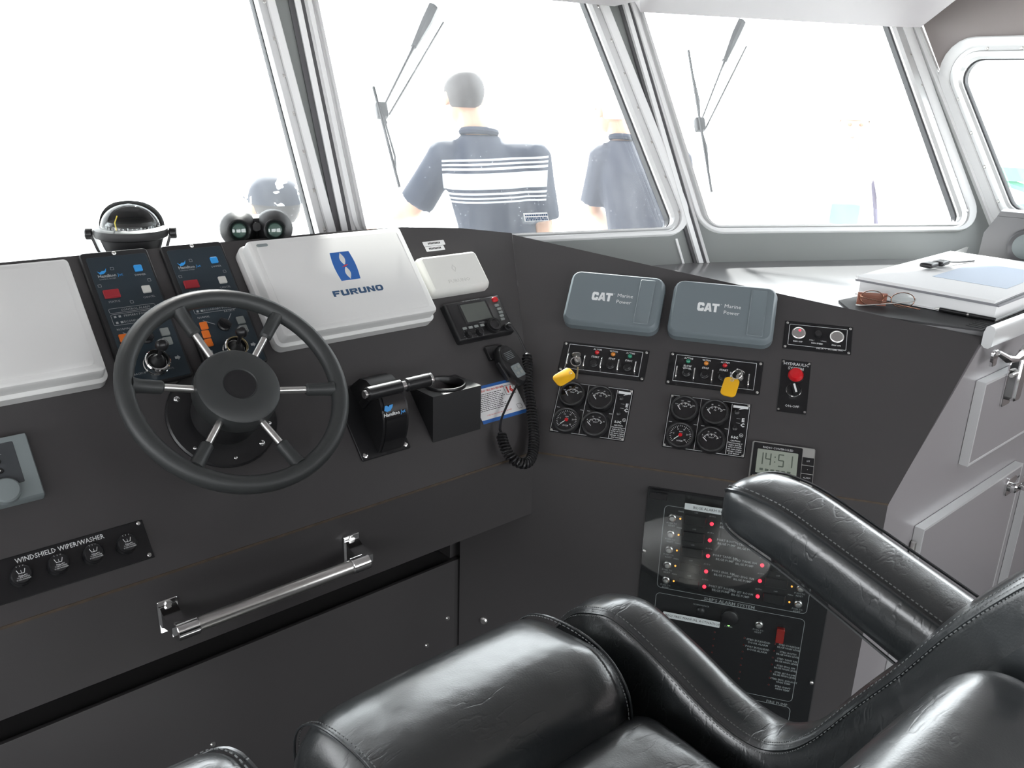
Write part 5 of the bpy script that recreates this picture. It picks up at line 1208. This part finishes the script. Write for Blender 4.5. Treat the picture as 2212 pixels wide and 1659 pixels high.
def person(label, fr, J, shirt, trousers, hair, cap=None, SKIN=SKIN):
    """J: joints in metres, y forward, x to the right of the figure"""
    P = thing('person', label, 'person', fr)
    V_ = lambda k: Vector(J[k])
    hd = V_('head'); nk = V_('neck'); fwd = Vector(J.get('face', (0, 1, 0))).normalized(); sd = fwd.cross(Vector((0, 0, 1)))
    HF = frame(hd, sd, fwd, (0, 0, 1))
    bm = B()
    stack(bm, [(V_('pelvis')-Vector((0, 0, .08)), .14, .10), (V_('pelvis'), .155, .11), (V_('waist'), .135, .09), (V_('chest'), .155, .10), (V_('chest').lerp(nk, .55), .12, .08), (nk, .055, .055)])
    limb(bm, [nk-Vector((0, 0, .03)), nk.lerp(hd, .6)], [.062, .054])
    for r_, o_, sc in ((.078, (0, -.008, .022), (1, 1.22, 1.12)), (.062, (0, .022, -.050), (1, 1.1, 1.0)), (.016, (0, .102, -.018), (.8, 1, 1.5)), (.026, (.078, -.004, -.008), (.4, .7, 1.2)), (.026, (-.078, -.004, -.008), (.4, .7, 1.2))):
        sphere(bm, o_, r_, 16, 10, sc, HF)
    for s_ in 'lr':
        S1, E1, W1 = V_('s'+s_), V_('e'+s_), V_('w'+s_)
        limb(bm, [S1, S1.lerp(E1, .4), E1], [.058, .050, .042]); limb(bm, [E1, E1.lerp(W1, .35), W1], [.043, .042, .029])
        dr_ = (W1-E1).normalized(); ac = dr_.cross(Vector((0, 1, .2))).normalized(); nn = ac.cross(dr_).normalized()
        if nn.y < 0: nn = -nn
        limb(bm, [W1, W1+dr_*.045-ac*.012, W1+dr_*.08], [.027, .026, .025]); limb(bm, [W1+dr_*.03+ac*.014, W1+dr_*.085+ac*.018], [.020, .018]); limb(bm, [W1+dr_*.03-ac*.014, W1+dr_*.085-ac*.018], [.020, .018])
        for k in range(4):
            o_ = ac*(-.030+.020*k); L_ = (.066, .076, .071, .056)[k]
            limb(bm, [W1+dr_*.085+o_, W1+dr_*(.085+L_*.5)+o_*1.1+nn*.008, W1+dr_*(.085+L_*.9)+o_*1.15+nn*.026], [.0098, .0092, .0085])
        limb(bm, [W1+dr_*.03-ac*.024, W1+dr_*.058-ac*.046+nn*.012, W1+dr_*.082-ac*.054+nn*.024], [.0125, .0115, .0095])
        H1 = V_('pelvis')+Vector(((-.085 if s_ == 'l' else .085), 0, -.04)); K1, A1 = V_('k'+s_), V_('a'+s_)
        limb(bm, [H1, H1.lerp(K1, .5), K1], [.085, .074, .055]); limb(bm, [K1, K1.lerp(A1, .35), A1], [.054, .053, .038]); limb(bm, [A1-Vector((0, 0, .03)), A1+fwd*.10-Vector((0, 0, .045)), A1+fwd*.17-Vector((0, 0, .05))], [.042, .036, .028])
    fuse('body', bm, SKIN, P, .0075)
    for q in (-1, 1): part('eye', sphere(B(), (.031*q, .080, .004), .0115, 8, 6, (1, .6, .7), HF), mat('brown_eye', (.30, .19, .13), .4), P)
    part('mouth', sphere(B(), (0, .083, -.062), .02, 8, 5, (1, .4, .25), HF), mat('lips', (.4, .16, .14), .5), P)
    bm = B(); ch = V_('chest'); n0 = nk-Vector((0, 0, .015))
    c_ = lambda f: ch.lerp(nk, f)
    stack(bm, [(V_('pelvis')-Vector((0, 0, .05)), .178, .13), (V_('pelvis')+Vector((0, 0, .04)), .180, .128), (V_('waist'), .178, .118), (ch-Vector((0, 0, .04)), .192, .125), (ch+Vector((0, 0, .03)), .198, .122), (c_(.45), .180, .108), (c_(.72), .125, .092), (c_(.9), .088, .080), (n0+Vector((0, 0, .012)), .074, .072)])
    for s_ in 'lr':
        S1, E1 = V_('s'+s_), V_('e'+s_)
        limb(bm, [c_(.45).lerp(S1, .45), S1], [.072, .078]); tube(bm, [S1-(E1-S1)*.08, S1.lerp(E1, .4), S1.lerp(E1, .88)], [.074, .074, .078], 12)
    fuse('shirt', bm, shirt, P, .010)
    part('collar', tube(B(), [nk+Vector((.070*math.cos(2*PI*i/18), .066*math.sin(2*PI*i/18), .004-.012*math.sin(2*PI*i/18))) for i in range(18)], .015, 8, closed=True), NAVY if shirt is not WHTC else WHTC, P)
    bm = B(); stack(bm, [(V_('pelvis')-Vector((0, 0, .10)), .155, .115), (V_('pelvis'), .168, .120), (V_('pelvis')+Vector((0, 0, .09)), .158, .108)])
    for s_ in 'lr':
        H1 = V_('pelvis')+Vector(((-.085 if s_ == 'l' else .085), 0, -.04)); K1, A1 = V_('k'+s_), V_('a'+s_)
        limb(bm, [H1, H1.lerp(K1, .5), K1], [.100, .088, .072]); tube(bm, [K1+(K1-A1).normalized()*.02, K1, K1.lerp(A1, .5), A1+Vector((0, 0, .01))], [.066, .070, .066, .062], 12)
    fuse('trousers', bm, trousers, P, .010)
    bm = B(); ring_ = []          # close-cropped hair: crown down to the nape at the back, to the temples in front
    for j in range(11):
        t_ = PI*.5*j/10*1.46; rg_ = []
        for i in range(28):
            a_ = 2*PI*i/28; f_ = math.sin(a_); low = 1.0 if f_ < -.2 else (.66 if f_ > .35 else .66+.34*(.35-f_)/.55)
            tt = t_*low; rg_.append(HF @ Vector((.0815*math.sin(tt+.01)*math.cos(a_), -.008+.099*math.sin(tt+.01)*f_, .022+.092*math.cos(tt))))
        ring_.append(rg_)
    loft(bm, ring_, True, False); part('hair', bm, hair, P, smooth=60)
    if cap:
        bm = B(); ring_ = []
        for j in range(8):
            t_ = j/7; ring_.append([HF @ Vector((.090*math.cos(2*PI*i/24)*math.sin(PI*.5*t_+.02), -.008+.108*math.sin(2*PI*i/24)*math.sin(PI*.5*t_+.02), .025+.100*math.cos(PI*.5*t_))) for i in range(24)])
        loft(bm, ring_, True, False); cp_ = part('cap', bm, cap, P, smooth=60)
        part('cap_peak', prism(B(), [(-.07, .07), (.07, .07), (.06, .15), (.03, .175), (-.03, .175), (-.06, .15)], .025, .031, HF), cap, cp_)
    return P
def pframe(x, y, z_, az):   # local y points along azimuth az (clockwise from +Y)
    a_ = rad(az); return frame((x, y, z_), (math.cos(a_), -math.sin(a_), 0), (math.sin(a_), math.cos(a_), 0), (0, 0, 1))
# man in the striped polo, back to the window
man = dict(pelvis=(.02, 0, .94), waist=(.0, 0, 1.06), chest=(-.035, 0, 1.26), neck=(-.095, .02, 1.435), head=(-.165, .05, 1.575), face=(-.55, 1, 0), sl=(-.235, 0, 1.335), el=(-.375, .04, 1.115), wl=(-.60, .14, 1.02), sr=(.140, 0, 1.335), er=(.19, -.02, 1.06), wr=(.20, .06, .83), kl=(-.10, .02, .50), al=(-.12, 0, .08), kr=(.14, .02, .50), ar=(.16, 0, .08))
PX = {}
man = {k: v for k, v in man.items()}
person('person in navy polo shirt with white chest stripes, back to the window', pframe(2.395, 2.790, -.12, 46), man, polo(), JEAN, HAIRD)
def seated(dx=0):
    return dict(pelvis=(0, 0, .50), waist=(0, .01, .62), chest=(0, .03, .82), neck=(0, .05, 1.0), head=(.0, .09, 1.14), face=(-.4, 1, 0), sl=(-.19, .03, .93), el=(-.23, .12, .68), wl=(-.14, .33, .60), sr=(.19, .03, .93), er=(.23, .12, .68), wr=(.14, .33, .60), kl=(-.12, .42, .52), al=(-.12, .42, .03), kr=(.12, .42, .52), ar=(.12, .42, .03))
def camo():
    m = mat('camouflage_cap', (.3, .3, .3), .8); nt = m.node_tree; tc = nt.nodes.new('ShaderNodeTexCoord'); n = nt.nodes.new('ShaderNodeTexNoise'); n.inputs['Scale'].default_value = 16; nt.links.new(tc.outputs['Object'], n.inputs['Vector'])
    cr_ = nt.nodes.new('ShaderNodeValToRGB'); cr_.color_ramp.interpolation = 'CONSTANT'; cr_.color_ramp.elements[0].color = (.03, .035, .05, 1); cr_.color_ramp.elements[1].color = (.6, .62, .65, 1); cr_.color_ramp.elements[1].position = .56
    nt.links.new(n.outputs['Fac'], cr_.inputs[0]); nt.links.new(cr_.outputs[0], nt.nodes['Principled BSDF'].inputs['Base Color']); return m
person('person in patterned cap sitting low outside the left front window', pframe(1.338, 2.722, -.065, 28), seated(), WHTC, JEAN, HAIRD, camo())
solo('deck_locker', box(B(), -.3, .3, -.35, .25, 0, .45, bev=.02), DECK, 'low pale locker the capped person sits on', 'locker', pframe(1.338, 2.722, -.119, 28))
bystander = dict(pelvis=(.06, 0, .94), waist=(.04, 0, 1.06), chest=(.02, 0, 1.25), neck=(-.07, .02, 1.43), head=(-.15, .03, 1.565), face=(-.8, .6, 0), sl=(-.17, 0, 1.335), el=(-.22, .05, 1.07), wl=(-.18, .22, .95), sr=(.21, 0, 1.33), er=(.26, .03, 1.06), wr=(.22, .20, .92), kl=(-.08, .02, .50), al=(-.10, 0, .08), kr=(.16, .02, .50), ar=(.18, 0, .08))
person('person in plain dark blue shirt half hidden by the window post', pframe(3.33, 2.86, -.12, 62) @ Matrix.Diagonal((.976, .976, .976, 1)), bystander, mat('slate_blue_cloth', (.028, .032, .048), .8), JEAN, mat('white_hair', (.7, .7, .7), .8), WHTC)
photo = dict(pelvis=(0, 0, .94), waist=(0, 0, 1.06), chest=(0, .0, 1.25), neck=(0, .02, 1.43), head=(0, .03, 1.565), face=(0, 1, 0), sl=(-.19, 0, 1.335), el=(-.24, .16, 1.20), wl=(-.06, .30, 1.42), sr=(.19, 0, 1.335), er=(.25, .16, 1.18), wr=(.07, .30, 1.40), kl=(-.10, .02, .50), al=(-.12, 0, .08), kr=(.10, .02, .50), ar=(.12, 0, .08))
p4 = person('person in pale shirt facing the boat outside the right front window', pframe(4.40, 2.33, -.12, 235) @ Matrix.Diagonal((.952, .952, .952, 1)), photo, WHTC, WHTC, mat('fair_hair', (.55, .47, .40), .8), None, mat('sun_washed_skin', (.50, .33, .26), .55))  # skin colour paled to imitate overexposed sunlight, lighter than the other figures' skin
for x0, x1 in ((-.10, .04),): part('shirt_print', pillow(B(), .075, .012, .055, .01, T(-.01, .135, 1.10), 4), mat('blue_grey_print', (.20, .26, .33), .8), p4)
part('bag_strap', tube(B(), [(-.13, .06, 1.33), (-.16, .155, 1.14), (-.20, .10, .98)], .012, 6), mat('dark_strap', (.10, .09, .14), .7), p4)
# green painted steel lattice beyond the side window
gf = pframe(13.75, 4.05, -1.2, 60)
gt = thing('green_lattice_tower', 'green painted steel lattice seen through the side window', 'tower', gf)
for x in (-.9, .9): part('post', box(B(), x-.09, x+.09, -.09, .09, 0, 1.75), GRNS, gt, smooth=0)
for k in range(3):
    part('brace', tube(B(), [(-.9, 0, .1+.55*k), (.9, 0, .6+.55*k)], .06, 6), GRNS, gt); part('brace', tube(B(), [(.9, 0, .1+.55*k), (-.9, 0, .6+.55*k)], .06, 6), GRNS, gt)
part('top_beam', box(B(), -1.2, 1.2, -.12, .12, 1.68, 1.86), GRNS, gt, smooth=0)
